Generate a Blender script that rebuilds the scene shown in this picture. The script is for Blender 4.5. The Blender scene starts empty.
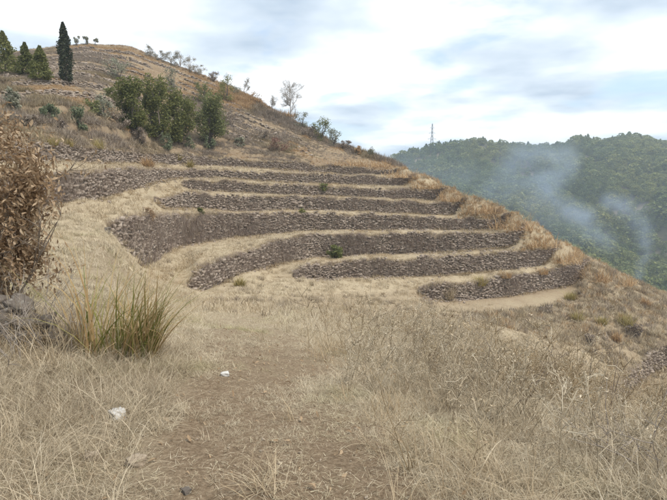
import bpy, math, random
import numpy as np
from mathutils import Vector, Matrix

random.seed(11)
RNG = np.random.default_rng(11)
sc = bpy.context.scene
COL = sc.collection

# ------------------------------------------------------------------ camera
FPX = 500.0                       # focal length in photo pixels (667 wide)
TH = math.atan(72 / 500)          # camera tilts down a little
ST, CT = math.sin(TH), math.cos(TH)
cam = bpy.data.cameras.new('camera')
cam.sensor_width = 36
cam.lens = 36 * FPX / 667
cam.clip_start = 0.05
cam.clip_end = 6000
camo = bpy.data.objects.new('camera', cam)
camo.location = (0, 0, 0)
camo.rotation_euler = (math.pi / 2 - TH, 0, 0)
COL.objects.link(camo)
sc.camera = camo

# ------------------------------------------------------------------ sky
SUN_EL, SUN_AZ = math.radians(60), math.radians(115)   # azimuth from +Y towards +X
wd = bpy.data.worlds.new('World')
sc.world = wd
wd.use_nodes = True
nt = wd.node_tree
nt.nodes.clear()


def N(nt, typ, **kw):
    n = nt.nodes.new(typ)
    for k, v in kw.items():
        if k.startswith('i_'):
            n.inputs[k[2:].replace('_', ' ')].default_value = v
        else:
            setattr(n, k, v)
    return n


def L(nt, a, b):
    nt.links.new(a, b)


def MATH(nt, op, a, b=None, c=None, clamp=False):
    n = nt.nodes.new('ShaderNodeMath')
    n.operation = op
    n.use_clamp = clamp
    for i, v in enumerate((a, b, c)):
        if v is None:
            continue
        if hasattr(v, 'is_output'):
            L(nt, v, n.inputs[i])
        else:
            n.inputs[i].default_value = v
    return n.outputs[0]


def RAMP(nt, fac, stops, interp='LINEAR'):
    n = nt.nodes.new('ShaderNodeValToRGB')
    n.color_ramp.interpolation = interp
    e = n.color_ramp.elements
    while len(e) < len(stops):
        e.new(0.5)
    for el, (p, c) in zip(e, stops):
        el.position = p
        el.color = (*c, 1) if len(c) == 3 else c
    L(nt, fac, n.inputs[0])
    return n.outputs[0]


def MIX(nt, fac, a, b, blend='MIX'):
    n = nt.nodes.new('ShaderNodeMix')
    n.data_type = 'RGBA'
    n.blend_type = blend
    for s, v in ((n.inputs[0], fac), (n.inputs[6], a), (n.inputs[7], b)):
        if hasattr(v, 'is_output'):
            L(nt, v, s)
        elif isinstance(v, (int, float)):
            s.default_value = v
        else:
            s.default_value = (*v, 1)
    return n.outputs[2]


sky = N(nt, 'ShaderNodeTexSky', sky_type='NISHITA', sun_disc=False)
sky.sun_elevation = SUN_EL
sky.sun_rotation = SUN_AZ
sky.air_density = 1.0
sky.dust_density = 1.5
tc = N(nt, 'ShaderNodeTexCoord')
sp = N(nt, 'ShaderNodeSeparateXYZ')
L(nt, tc.outputs['Generated'], sp.inputs[0])
zz = MATH(nt, 'MAXIMUM', MATH(nt, 'ADD', sp.outputs[2], 0.12), 0.05)
cb = N(nt, 'ShaderNodeCombineXYZ')
L(nt, MATH(nt, 'DIVIDE', sp.outputs[0], zz), cb.inputs[0])
L(nt, MATH(nt, 'DIVIDE', sp.outputs[1], zz), cb.inputs[1])
n1 = N(nt, 'ShaderNodeTexNoise', i_Scale=1.15, i_Detail=7.0, i_Roughness=0.55, i_Distortion=0.35)
L(nt, cb.outputs[0], n1.inputs['Vector'])
n2 = N(nt, 'ShaderNodeTexNoise', i_Scale=0.8, i_Detail=5.0, i_Roughness=0.5)
mp = N(nt, 'ShaderNodeMapping')
mp.inputs['Location'].default_value = (3.7, 1.2, 5.0)
L(nt, cb.outputs[0], mp.inputs[0])
L(nt, mp.outputs[0], n2.inputs['Vector'])
cover = RAMP(nt, n1.outputs[0], [(0.34, (0.35,) * 3), (0.50, (1, 1, 1))], 'EASE')
shade = RAMP(nt, n2.outputs[0], [(0.36, (4.0, 4.9, 6.0)), (0.47, (6.3, 7.1, 7.9)), (0.55, (8.8, 9.1, 9.4))])
skyb = MIX(nt, 1.0, sky.outputs[0], (1.5, 1.6, 1.7), 'MULTIPLY')
skyc = MIX(nt, cover, skyb, shade)
bg = N(nt, 'ShaderNodeBackground', i_Strength=0.061)
L(nt, skyc, bg.inputs[0])
wo = N(nt, 'ShaderNodeOutputWorld')
L(nt, bg.outputs[0], wo.inputs[0])

# ------------------------------------------------------------------ sun through thin cloud
sd = bpy.data.lights.new('sun', 'SUN')
sd.energy = 1.5
sd.angle = math.radians(14)
sd.color = (1.0, 0.93, 0.83)
so = bpy.data.objects.new('sun', sd)
dirv = Vector((math.sin(SUN_AZ) * math.cos(SUN_EL), math.cos(SUN_AZ) * math.cos(SUN_EL), math.sin(SUN_EL)))
so.rotation_euler = dirv.to_track_quat('Z', 'Y').to_euler()
so.location = dirv * 60
COL.objects.link(so)

sc.view_settings.view_transform = 'Standard'
sc.view_settings.look = 'None'
sc.view_settings.exposure = 1.18
sc.view_settings.gamma = 1
sc.view_settings.use_curve_mapping = False
sc.cycles.max_bounces = 5
sc.cycles.diffuse_bounces = 3
sc.cycles.transparent_max_bounces = 8
sc.cycles.volume_bounces = 1
sc.cycles.use_denoising = True


# ------------------------------------------------------------------ helpers
def slope(py):
    v = np.asarray(py, float) - 250
    return -(FPX * ST + v * CT) / (FPX * CT - v * ST)


def unproj(px, py, D):
    v = py - 250
    q = FPX * CT - v * ST
    return np.array(((px - 333.5) / q * D, D, -(FPX * ST + v * CT) / q * D))


def hash2(ix, iy, seed):
    h = (ix.astype(np.int64) * 374761393 + iy.astype(np.int64) * 668265263 + seed * 1274126177) & 0xFFFFFFFF
    h = ((h ^ (h >> 13)) * 1274126177) & 0xFFFFFFFF
    return ((h ^ (h >> 16)) & 0xFFFF) / 65535.0


def vnoise(x, y, seed=0):
    x = np.asarray(x, float)
    y = np.asarray(y, float) + 0 * x
    ix, iy = np.floor(x), np.floor(y)
    fx, fy = x - ix, y - iy
    fx, fy = fx * fx * (3 - 2 * fx), fy * fy * (3 - 2 * fy)
    a, b = hash2(ix, iy, seed), hash2(ix + 1, iy, seed)
    c, d = hash2(ix, iy + 1, seed), hash2(ix + 1, iy + 1, seed)
    return (a * (1 - fx) + b * fx) * (1 - fy) + (c * (1 - fx) + d * fx) * fy - 0.5


def fbm(x, y, seed=0, oct=4):
    s, a = 0, 1.0
    for i in range(oct):
        s = s + a * vnoise(np.asarray(x) * 2 ** i, np.asarray(y) * 2 ** i, seed + i)
        a *= 0.5
    return s


def mesh_np(name, V, F, mat=None, smooth=False):
    """V (n,3); F list of arrays or one (m,k) array"""
    me = bpy.data.meshes.new(name)
    V = np.asarray(V, np.float32)
    if isinstance(F, np.ndarray):
        F = [F]
    F = [f for f in F if len(f)]
    tot = np.concatenate([np.full(len(f), f.shape[1], np.int32) for f in F])
    idx = np.concatenate([f.reshape(-1) for f in F]).astype(np.int32)
    me.vertices.add(len(V))
    me.vertices.foreach_set('co', V.reshape(-1))
    me.loops.add(len(idx))
    me.loops.foreach_set('vertex_index', idx)
    me.polygons.add(len(tot))
    st = np.zeros(len(tot), np.int32)
    st[1:] = np.cumsum(tot)[:-1]
    me.polygons.foreach_set('loop_start', st)
    me.update(calc_edges=True)
    me.validate()
    if smooth:
        me.polygons.foreach_set('use_smooth', np.ones(len(me.polygons), bool))
    if mat:
        me.materials.append(mat)
    return me


def vattr(me, name, vals):
    a = me.attributes.new(name, 'FLOAT', 'POINT')
    a.data.foreach_set('value', np.asarray(vals, np.float32))


def obj(name, me, parent=None, **props):
    o = bpy.data.objects.new(name, me)
    COL.objects.link(o)
    if parent:
        o.parent = parent
    for k, v in props.items():
        o[k] = v
    return o


def thing(name, label, cat, loc, group=None, rz=0.0, me=None):
    o = bpy.data.objects.new(name, me)
    COL.objects.link(o)
    o.location = Vector([float(c) for c in loc])
    o.rotation_euler = (0, 0, rz)
    o['label'] = label
    o['category'] = cat
    if group:
        o['group'] = group
    return o


# ------------------------------------------------------------------ materials
def mat_new(name):
    m = bpy.data.materials.new(name)
    m.use_nodes = True
    t = m.node_tree
    t.nodes.clear()
    out = N(t, 'ShaderNodeOutputMaterial')
    return m, t, out


def plant_mat(name, stops, trans=0.3, isl=True, noise=None, rough=0.7, tint=None):
    """colour from a ramp over random per blade/leaf, shifted per instance"""
    m, t, out = mat_new(name)
    geo = N(t, 'ShaderNodeNewGeometry')
    oi = N(t, 'ShaderNodeObjectInfo')
    f = MATH(t, 'ADD', MATH(t, 'MULTIPLY', geo.outputs['Random Per Island'], 0.65),
             MATH(t, 'MULTIPLY', oi.outputs['Random'], 0.35))
    c = RAMP(t, f, stops)
    if tint:
        at = N(t, 'ShaderNodeAttribute', attribute_type='INSTANCER', attribute_name='tint')
        c = MIX(t, at.outputs['Fac'], c, MIX(t, 1.0, c, tint, 'MULTIPLY'))
    b = N(t, 'ShaderNodeBsdfPrincipled', i_Roughness=rough)
    b.inputs['Specular IOR Level'].default_value = 0.25
    L(t, c, b.inputs['Base Color'])
    if trans > 0:
        tr = N(t, 'ShaderNodeBsdfTranslucent')
        L(t, c, tr.inputs[0])
        mx = N(t, 'ShaderNodeMixShader', i_Fac=trans)
        L(t, b.outputs[0], mx.inputs[1])
        L(t, tr.outputs[0], mx.inputs[2])
        L(t, mx.outputs[0], out.inputs[0])
    else:
        L(t, b.outputs[0], out.inputs[0])
    return m


def stone_mat(name, stops, lichen=0.25, scale=9.0):
    m, t, out = mat_new(name)
    geo = N(t, 'ShaderNodeNewGeometry')
    tcx = N(t, 'ShaderNodeTexCoord')
    nz = N(t, 'ShaderNodeTexNoise', i_Scale=scale, i_Detail=6.0, i_Roughness=0.65)
    L(t, tcx.outputs['Object'], nz.inputs['Vector'])
    f = MATH(t, 'ADD', MATH(t, 'MULTIPLY', geo.outputs['Random Per Island'], 0.45),
             MATH(t, 'MULTIPLY', nz.outputs[0], 0.6))
    c = RAMP(t, f, stops)
    nl = N(t, 'ShaderNodeTexNoise', i_Scale=scale * 2.3, i_Detail=4.0)
    L(t, tcx.outputs['Object'], nl.inputs['Vector'])
    lf = RAMP(t, nl.outputs[0], [(0.56, (0, 0, 0)), (0.66, (lichen,) * 3)])
    c = MIX(t, lf, c, (0.42, 0.41, 0.36))
    b = N(t, 'ShaderNodeBsdfPrincipled', i_Roughness=0.92)
    b.inputs['Specular IOR Level'].default_value = 0.2
    L(t, c, b.inputs['Base Color'])
    bp = N(t, 'ShaderNodeBump', i_Strength=0.5, i_Distance=0.03)
    L(t, nz.outputs[0], bp.inputs['Height'])
    L(t, bp.outputs[0], b.inputs['Normal'])
    L(t, b.outputs[0], out.inputs[0])
    return m


def bark_mat(name, c0, c1):
    m, t, out = mat_new(name)
    tcx = N(t, 'ShaderNodeTexCoord')
    nz = N(t, 'ShaderNodeTexNoise', i_Scale=14.0, i_Detail=5.0)
    L(t, tcx.outputs['Object'], nz.inputs['Vector'])
    c = RAMP(t, nz.outputs[0], [(0.35, c0), (0.65, c1)])
    b = N(t, 'ShaderNodeBsdfPrincipled', i_Roughness=0.9)
    L(t, c, b.inputs['Base Color'])
    L(t, b.outputs[0], out.inputs[0])
    return m


# ground: dry soil, straw litter, moss; attribute "straw" says how much litter lies there
M = {}
m, t, out = mat_new('dry_ground')
at = N(t, 'ShaderNodeAttribute', attribute_name='straw')
tcx = N(t, 'ShaderNodeTexCoord')
nA = N(t, 'ShaderNodeTexNoise', i_Scale=0.35, i_Detail=6.0, i_Roughness=0.6)
nB = N(t, 'ShaderNodeTexNoise', i_Scale=3.0, i_Detail=8.0, i_Roughness=0.7)
nC = N(t, 'ShaderNodeTexNoise', i_Scale=32.0, i_Detail=8.0, i_Roughness=0.8)
for n in (nA, nB, nC):
    L(t, tcx.outputs['Object'], n.inputs['Vector'])
soil = RAMP(t, nC.outputs[0], [(0.33, (0.10, 0.068, 0.042)), (0.5, (0.23, 0.168, 0.108)), (0.68, (0.38, 0.295, 0.20))])
straw = RAMP(t, nC.outputs[0], [(0.3, (0.31, 0.25, 0.165)), (0.7, (0.52, 0.435, 0.30))])
f = MATH(t, 'ADD', at.outputs['Fac'], MATH(t, 'MULTIPLY', MATH(t, 'SUBTRACT', nB.outputs[0], 0.5), 1.1))
f = MATH(t, 'ADD', f, MATH(t, 'MULTIPLY', MATH(t, 'SUBTRACT', nA.outputs[0], 0.5), 1.1), clamp=True)
c = MIX(t, f, soil, straw)
mf = RAMP(t, nA.outputs[0], [(0.54, (0, 0, 0)), (0.66, (0.3,) * 3)])
c = MIX(t, MATH(t, 'MULTIPLY', mf, RAMP(t, nB.outputs[0], [(0.5, (0, 0, 0)), (0.6, (1, 1, 1))])), c, (0.17, 0.165, 0.075))
b = N(t, 'ShaderNodeBsdfPrincipled', i_Roughness=0.95)
b.inputs['Specular IOR Level'].default_value = 0.1
L(t, c, b.inputs['Base Color'])
bp = N(t, 'ShaderNodeBump', i_Strength=0.7, i_Distance=0.04)
L(t, MATH(t, 'ADD', nC.outputs[0], MATH(t, 'MULTIPLY', nB.outputs[0], 2)), bp.inputs['Height'])
L(t, bp.outputs[0], b.inputs['Normal'])
L(t, b.outputs[0], out.inputs[0])
M['ground'] = m

m, t, out = mat_new('forest_floor')
tcx = N(t, 'ShaderNodeTexCoord')
nA = N(t, 'ShaderNodeTexNoise', i_Scale=0.02, i_Detail=8.0, i_Roughness=0.65)
L(t, tcx.outputs['Object'], nA.inputs['Vector'])
c = RAMP(t, nA.outputs[0], [(0.32, (0.06, 0.065, 0.03)), (0.5, (0.14, 0.12, 0.07)), (0.66, (0.24, 0.195, 0.14))])
b = N(t, 'ShaderNodeBsdfPrincipled', i_Roughness=0.95)
L(t, c, b.inputs['Base Color'])
L(t, b.outputs[0], out.inputs[0])
M['forest_floor'] = m

M['stone'] = stone_mat('wall_stone', [(0.12, (0.19, 0.15, 0.12)), (0.45, (0.29, 0.235, 0.19)), (0.70, (0.375, 0.312, 0.255)), (0.95, (0.50, 0.43, 0.355))], 0.12)
M['rock'] = stone_mat('grey_rock', [(0.2, (0.05, 0.042, 0.034)), (0.45, (0.105, 0.088, 0.072)), (0.65, (0.165, 0.14, 0.118)), (0.95, (0.25, 0.22, 0.19))], 0.4, 11.0)
M['white_stone'] = stone_mat('white_stone', [(0.2, (0.42, 0.40, 0.37)), (0.8, (0.68, 0.66, 0.62))], 0.1, 20)
M['tan_stone'] = stone_mat('tan_stone', [(0.2, (0.26, 0.205, 0.15)), (0.8, (0.40, 0.325, 0.24))], 0.1, 20)
M['straw'] = plant_mat('straw_grass', [(0.05, (0.28, 0.215, 0.135)), (0.35, (0.48, 0.395, 0.27)), (0.7, (0.64, 0.55, 0.40)), (1, (0.76, 0.68, 0.53))], 0.25, tint=(0.78, 0.71, 0.62))
M['short'] = plant_mat('short_dry_grass', [(0.05, (0.22, 0.17, 0.11)), (0.35, (0.42, 0.35, 0.24)), (0.75, (0.60, 0.52, 0.38)), (0.97, (0.74, 0.66, 0.51))], 0.2, tint=(0.74, 0.80, 0.52))
M['weed'] = plant_mat('dry_weed', [(0.05, (0.21, 0.16, 0.11)), (0.35, (0.42, 0.345, 0.24)), (0.7, (0.60, 0.515, 0.375)), (1, (0.76, 0.68, 0.53))], 0.15, tint=(0.8, 0.72, 0.6))
M['vine'] = plant_mat('hanging_dry_stems', [(0.05, (0.18, 0.142, 0.12)), (0.45, (0.37, 0.305, 0.25)), (0.8, (0.55, 0.47, 0.385)), (1, (0.72, 0.64, 0.52))], 0.2, tint=(0.72, 0.66, 0.65))
M['rust'] = plant_mat('rust_grass', [(0.05, (0.23, 0.145, 0.075)), (0.45, (0.44, 0.285, 0.145)), (0.8, (0.58, 0.42, 0.24)), (1, (0.66, 0.53, 0.35))], 0.25, tint=(1.03, 1.06, 1.12))
M['brush'] = plant_mat('brown_brush', [(0.05, (0.15, 0.12, 0.098)), (0.45, (0.29, 0.235, 0.185)), (0.8, (0.44, 0.365, 0.28)), (1, (0.56, 0.48, 0.36))], 0.2, tint=(1.05, 1.03, 0.82))
M['yellow_grass'] = plant_mat('yellow_grass', [(0.05, (0.22, 0.18, 0.06)), (0.5, (0.38, 0.31, 0.12)), (1, (0.52, 0.42, 0.22))], 0.25)
M['blade_green'] = plant_mat('green_blades', [(0.05, (0.085, 0.105, 0.024)), (0.6, (0.20, 0.205, 0.05)), (1, (0.36, 0.31, 0.11))], 0.3)
M['blade_dry'] = plant_mat('dry_blades', [(0.05, (0.28, 0.17, 0.07)), (0.6, (0.45, 0.33, 0.16)), (1, (0.56, 0.45, 0.26))], 0.3)
M['dead_leaf'] = plant_mat('dead_leaf', [(0.05, (0.15, 0.098, 0.06)), (0.35, (0.32, 0.215, 0.125)), (0.7, (0.49, 0.365, 0.235)), (0.9, (0.64, 0.52, 0.375)), (1, (0.80, 0.72, 0.60))], 0.35)
M['dark_green'] = plant_mat('dark_green_leaf', [(0.05, (0.085, 0.098, 0.028)), (0.55, (0.19, 0.20, 0.065)), (1, (0.34, 0.33, 0.13))], 0.4)
M['mid_green'] = plant_mat('mid_green_leaf', [(0.05, (0.115, 0.13, 0.045)), (0.55, (0.225, 0.24, 0.095)), (1, (0.37, 0.36, 0.17))], 0.4)
M['cypress'] = plant_mat('cypress_leaf', [(0.05, (0.035, 0.045, 0.026)), (0.55, (0.07, 0.08, 0.045)), (1, (0.12, 0.12, 0.07))], 0.15)
M['sage'] = plant_mat('sage_leaf', [(0.05, (0.15, 0.155, 0.11)), (0.55, (0.28, 0.28, 0.20)), (1, (0.42, 0.41, 0.31))], 0.25)
M['blue_green'] = plant_mat('blue_green_leaf', [(0.05, (0.09, 0.115, 0.065)), (0.55, (0.185, 0.215, 0.125)), (1, (0.29, 0.31, 0.19))], 0.25)
M['red_brown'] = plant_mat('red_brown_leaf', [(0.05, (0.16, 0.085, 0.06)), (0.55, (0.28, 0.17, 0.125)), (1, (0.37, 0.26, 0.19))], 0.2)
M['forest'] = plant_mat('forest_leaf', [(0.05, (0.07, 0.10, 0.030)), (0.5, (0.145, 0.19, 0.06)), (1, (0.25, 0.28, 0.10))], 0.3, tint=(1.75, 1.4, 1.35))
M['pale_leaf'] = plant_mat('pale_leaf', [(0.05, (0.30, 0.28, 0.24)), (0.55, (0.42, 0.40, 0.34)), (1, (0.54, 0.51, 0.44))], 0.3)
M['bark'] = bark_mat('bark', (0.09, 0.07, 0.055), (0.19, 0.155, 0.125))
M['pale_bark'] = bark_mat('pale_bark', (0.30, 0.265, 0.23), (0.44, 0.40, 0.36))
M['twig'] = bark_mat('twig', (0.15, 0.115, 0.085), (0.30, 0.245, 0.19))
M['grey_twig'] = bark_mat('grey_twig', (0.22, 0.185, 0.155), (0.38, 0.33, 0.28))
m, t, out = mat_new('galvanised_steel')
b = N(t, 'ShaderNodeBsdfPrincipled', i_Roughness=0.5, i_Metallic=0.3)
b.inputs['Base Color'].default_value = (0.30, 0.32, 0.34, 1)
L(t, b.outputs[0], out.inputs[0])
M['steel'] = m

# ------------------------------------------------------------------ terrain: a terraced bay seen across
# per wall: visible span, and table photo column -> depth, top row, base row; ext = depth where the wall has died out
INF = 9999
W = [
    dict(xs=612, xe=INF, t=[(600, 31, 400, 402), (625, 33, 388, 402), (640, 36, 372, 392), (667, 40, 351, 372), (750, 47, 328, 346), (900, 55, 318, 334)],
         ext=[(-900, 10), (-100, 12), (0, 14), (100, 17), (140, 19), (200, 21.5), (320, 29), (440, 35), (513, 36), (560, 33.5), (600, 31.5)]),
    dict(xs=425, xe=592, t=[(430, 43, 287, 299), (440, 43.3, 286, 300), (472, 45, 284, 301), (513, 47.5, 277.5, 296), (550, 51, 270, 289), (587, 56, 262.5, 283)],
         ext=[(-900, 12), (-100, 14), (0, 16), (100, 21), (140, 23), (200, 25.5), (320, 35), (400, 41)]),
    dict(xs=296, xe=561, t=[(296, 41, 270, 279), (320, 43, 266, 281), (375, 46, 261, 277), (440, 48, 257, 274.5), (505, 50, 253, 270), (555, 53, 249, 263.5)],
         ext=[(-900, 13), (-100, 15), (0, 17.5), (100, 23), (140, 26), (200, 28), (235, 33), (285, 40)]),
    dict(xs=192, xe=528, t=[(192, 30, 270, 296), (199, 31, 266, 294), (235, 37, 257, 275), (255, 40, 249, 270), (276, 44, 241, 264), (320, 49, 235, 257), (395, 50.5, 234, 254), (440, 51, 233.5, 251.5), (518, 52, 233, 246)],
         ext=[(-900, 14.5), (-100, 16.5), (0, 19), (100, 24.5), (140, 28.5), (180, 29.5)]),
    dict(xs=108, xe=510, t=[(106, 26, 224, 232), (115, 27, 221, 238), (128, 29, 218, 257), (140, 31, 216, 272), (166, 38.5, 214, 252), (180, 43, 213, 245), (232, 48.5, 213.5, 237.5), (300, 53, 213, 231), (370, 54.5, 215, 230), (440, 56, 217, 229), (507, 57, 217, 229)],
         ext=[(-900, 15.5), (-100, 17.5), (0, 20.5), (60, 23), (100, 25.5)]),
    dict(xs=158, xe=466, t=[(155, 43.5, 200, 210), (182, 48.5, 191, 208), (245, 53, 196, 211), (300, 56, 197, 210.5), (370, 58, 200, 212), (440, 60, 203, 214.5), (464, 61, 205, 215.5)],
         ext=[(-900, 16.3), (-100, 18.5), (0, 21.5), (100, 28), (115, 30), (140, 36.5), (150, 41)]),
    dict(xs=186, xe=446, t=[(182, 54.5, 180.5, 189), (250, 58.5, 183, 193), (300, 60.5, 184.5, 195), (350, 62.5, 187, 197), (408, 64.3, 190, 200), (443, 65.5, 193, 202)],
         ext=[(-900, 17), (-100, 19.2), (0, 22.3), (100, 29.7), (115, 32), (140, 39), (158, 46), (170, 51)]),
    dict(xs=-INF, xe=416, t=[(-900, 18, 184, 222), (-100, 20, 181, 217), (0, 23.3, 180, 212), (33, 25.5, 178, 210), (79, 28.5, 174, 204), (112, 34, 171, 198), (132, 39.5, 170, 190), (158, 50, 169.5, 181), (180, 57.5, 169.7, 178), (218, 60.5, 169.5, 177.5), (300, 64, 174, 182.5), (350, 66, 175.5, 184), (408, 68, 179.5, 187.5)], ext=[]),
    dict(xs=-INF, xe=402, t=[(-900, 23, 152, 166), (-100, 25.5, 149, 164), (0, 29.5, 147.5, 163), (60, 34, 147, 163), (100, 41, 150, 163), (158, 56, 154, 164), (200, 63, 157, 165), (265, 67.5, 161, 168), (335, 71.5, 166.5, 173), (381, 73.5, 168.5, 175.5), (400, 74.5, 170.5, 176)], ext=[]),
]
NEARD = [1.2, 2.5, 5, 8, 12, 17, 23, 30, 38, 46, 52]
NEAR = {
    -900: [-1.3, -1.2, -0.9, -0.8, -0.8, -0.9, -1.0, -1, -1, -1, -1],
    -100: [-1.6, -1.55, -1.55, -1.55, -1.6, -1.75, -1.6, -1.5, -1.5, -1.5, -1.5],
    0: [-1.6, -1.6, -1.65, -1.75, -1.95, -2.1, -1.7, -1.5, -1.5, -1.5, -1.5],
    100: [-1.6, -1.62, -1.78, -2.1, -2.5, -2.75, -2.75, -1.9, -1.5, -1, -1],
    140: [-1.6, -1.62, -1.85, -2.4, -3.2, -4.2, -5.05, -5.75, -5.8, -5.8, -5.8],
    200: [-1.6, -1.65, -1.92, -2.55, -3.45, -4.6, -5.9, -7.1, -7.2, -7.2, -7.2],
    320: [-1.6, -1.68, -2.1, -2.8, -3.8, -5.0, -6.4, -7.8, -8.65, -8.8, -8.8],
    440: [-1.6, -1.7, -2.2, -3.1, -4.3, -5.6, -7.2, -8.9, -10.3, -11, -11],
    513: [-1.6, -1.7, -2.3, -3.4, -4.8, -6.5, -8.4, -10.3, -11.3, -11.3, -11.3],
    587: [-1.6, -1.72, -2.4, -3.7, -5.4, -7.5, -9.9, -12.0, -12.7, -12.6, -12.2],
    640: [-1.6, -1.72, -2.5, -3.9, -5.9, -8.4, -11.6, -15.1, -14.6, -14.4, -14.1],
    667: [-1.6, -1.75, -2.55, -4.0, -6.2, -8.8, -12.0, -15.2, -15.6, -14.6, -14.3],
    800: [-1.6, -1.75, -2.7, -4.4, -6.8, -10, -13.5, -16.2, -17.2, -17, -16.8],
    1600: [-1.6, -1.8, -3.0, -5.0, -8, -12, -16, -19, -21, -22, -22],
}
SKY = [(360, 148), (380, 155), (400, 165), (430, 179), (460, 191), (490, 203), (510, 209), (530, 219), (555, 236), (580, 251), (600, 260), (625, 275), (667, 292), (800, 335), (1600, 420)]
CREST = [(-900, 85, 60), (-200, 76, 80), (-100, 69, 86), (0, 58, 95), (40, 51, 99), (67, 48, 102), (100, 44, 105), (140, 48, 106), (180, 63, 105), (215, 78, 103), (250, 96, 100), (290, 119, 95), (330, 141, 88), (360, 152, 82), (380, 158, 79.5), (400, 166, 79), (420, 173, 79)]

cols = np.concatenate([np.arange(-900, -120, 20), np.arange(-120, 800, 2.5), np.arange(800, 1601, 20)]).astype(float)
NC = len(cols)
NW = len(W)
NU = 11          # minor terraces on the upper hill
near_x = sorted(NEAR)
nearZ = np.array([[np.interp(x, near_x, [NEAR[k][i] for k in near_x]) for i in range(len(NEARD))] for x in cols])


def tab(t, i, x):
    return np.interp(x, [r[0] for r in t], [r[i] for r in t])


def smooth(e0, e1, x):
    u = np.clip((x - e0) / (e1 - e0), 0, 1)
    return u * u * (3 - 2 * u)


Dw = np.zeros((NW, NC))
Zb = np.zeros((NW, NC))
Zt = np.zeros((NW, NC))
Ww = np.zeros((NW, NC))
for k, w in enumerate(W):
    full = [(x, d) for x, d in w['ext']] + [(r[0], r[1]) for r in w['t']]
    full = sorted(set(full))
    Dw[k] = tab(full, 1, cols)
    Zb[k] = slope(tab(w['t'], 3, cols)) * Dw[k]
    Zt[k] = slope(tab(w['t'], 2, cols)) * Dw[k]
    Ww[k] = smooth(w['xs'] - 12, w['xs'] + 8, cols) * (1 - smooth(w['xe'] - 12, w['xe'] + 4, cols))
skyz = slope(tab(SKY, 1, cols))
ND = len(NEARD)
for c in range(NC):
    px = cols[c]
    wk = Ww[:, c]
    ks = [k for k in range(1, NW) if wk[k] > 0.5]
    first = Dw[ks[0], c] if ks else 60
    D0 = Dw[0, c]
    A = [(NEARD[i], nearZ[c, i]) for i in range(ND) if NEARD[i] < first - 1.5 and not (wk[0] > 0.5 and abs(NEARD[i] - D0) < 4)]
    for k in range(NW):
        others = list(A)
        for j in ([0] if wk[0] > 0.5 else []) + ks:
            if j != k:
                others += [(Dw[j, c], Zb[j, c]), (Dw[j, c] + 0.25, Zt[j, c])]
        others.sort()
        lastj = max([j for j in ks if j != k], default=None)
        if wk[k] < 1:
            if k >= 1 and px > 397 and (not ks or k > max(ks) or (k == max(ks) and wk[k] < 1)):
                # rounding the spur: ground tops out at the skyline and then falls away
                pd = Dw[k - 1, c] + (0.3 if wk[k - 1] > 0.5 else 0)
                isfirst = (k - 1 in ks) or (k == 1)
                dd = max(pd + 2.6, 0)
                if k == 1:
                    dd = max(60.0, first - 1)
                zf = skyz[c] * dd if isfirst else Zt[k - 1, c] - 0.45 * 2.6
                df = dd
            else:
                df = Dw[k, c]
                zf = np.interp(df, [o[0] for o in others], [o[1] for o in others])
            a = wk[k]
            Dw[k, c] = a * Dw[k, c] + (1 - a) * df
            Zb[k, c] = a * Zb[k, c] + (1 - a) * zf
            Zt[k, c] = a * Zt[k, c] + (1 - a) * zf


def gsm(a, sig):
    r = int(sig * 3) + 1
    g = np.exp(-0.5 * (np.arange(-r, r + 1) / sig) ** 2)
    g /= g.sum()
    p = np.pad(a, ((0, 0), (r, r)), mode='edge')
    return np.array([np.convolve(row, g, 'valid') for row in p])


Dw, Zb, Zt = gsm(Dw, 1.6), gsm(Zb, 1.6), gsm(Zt, 1.6)
# hand-laid walls wander a little
for k in range(NW):
    arc = np.arctan((cols - 333.5) / 500) * Dw[k]
    Dw[k] += 0.9 * fbm(arc / 6 + 31 * k, k * 7.3, 5, 3) * np.clip(Dw[k] / 30, 0.3, 1)
    Zt[k] += 0.42 * fbm(arc / 2.2 + 11 * k, k * 3.1, 9, 3) * Ww[k]

rows_D, rows_Z, rows_T = [], [], []     # T: 0 slope, 1 tread, 2 wall face, 3 upper hill, 4 upper riser


def addrow(D, Z, T):
    rows_D.append(np.array(D, float))
    rows_Z.append(np.array(Z, float))
    rows_T.append(T)


NR = 30
d_first = Dw[0]
for i in range(NR):
    u = i / NR
    D = 1.2 * (np.maximum(d_first - 0.05, 2) / 1.2) ** u
    Z = np.array([np.interp(D[c], NEARD + [D0_ for D0_ in [d_first[c]] if d_first[c] > 52],
                            list(nearZ[c]) + [Zb[0, c]] * (1 if d_first[c] > 52 else 0)) for c in range(NC)])
    # ease into the base of the first wall where it stands
    a = Ww[0] * smooth(0.82, 1.0, u)
    Z = Z * (1 - a) + Zb[0] * a
    addrow(D, Z, 0)
for k in range(NW):
    prev = rows_D[-1]
    Db = np.maximum(Dw[k], prev + 0.25)
    Dt = Db + 0.08 + 0.12 * np.clip(Zt[k] - Zb[k], 0, 3)
    addrow(Db, Zb[k], 2)
    rows_T[-1] = 2            # interval after this row is the face
    addrow(Dt, Zt[k], 1 if k else 0)
    Dw[k] = Db
    if k < NW - 1:
        nb = np.maximum(Dw[k + 1], Dt + 0.25)
        NS = 5
        for s in range(1, NS):
            u = s / NS
            D = Dt + (nb - Dt) * u
            base = Zt[k] + (Zb[k + 1] - Zt[k]) * u
            if k == 0:
                gz = np.array([np.interp(D[c], NEARD, nearZ[c]) if D[c] < 52 else base[c] for c in range(NC)])
                base = base * (0.3 + 0.7 * Ww[0]) + gz * (0.7 - 0.7 * Ww[0])
                base = np.where(cols > 420, base, gz) if False else base
            addrow(D, base, 1 if k else 0)
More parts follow.
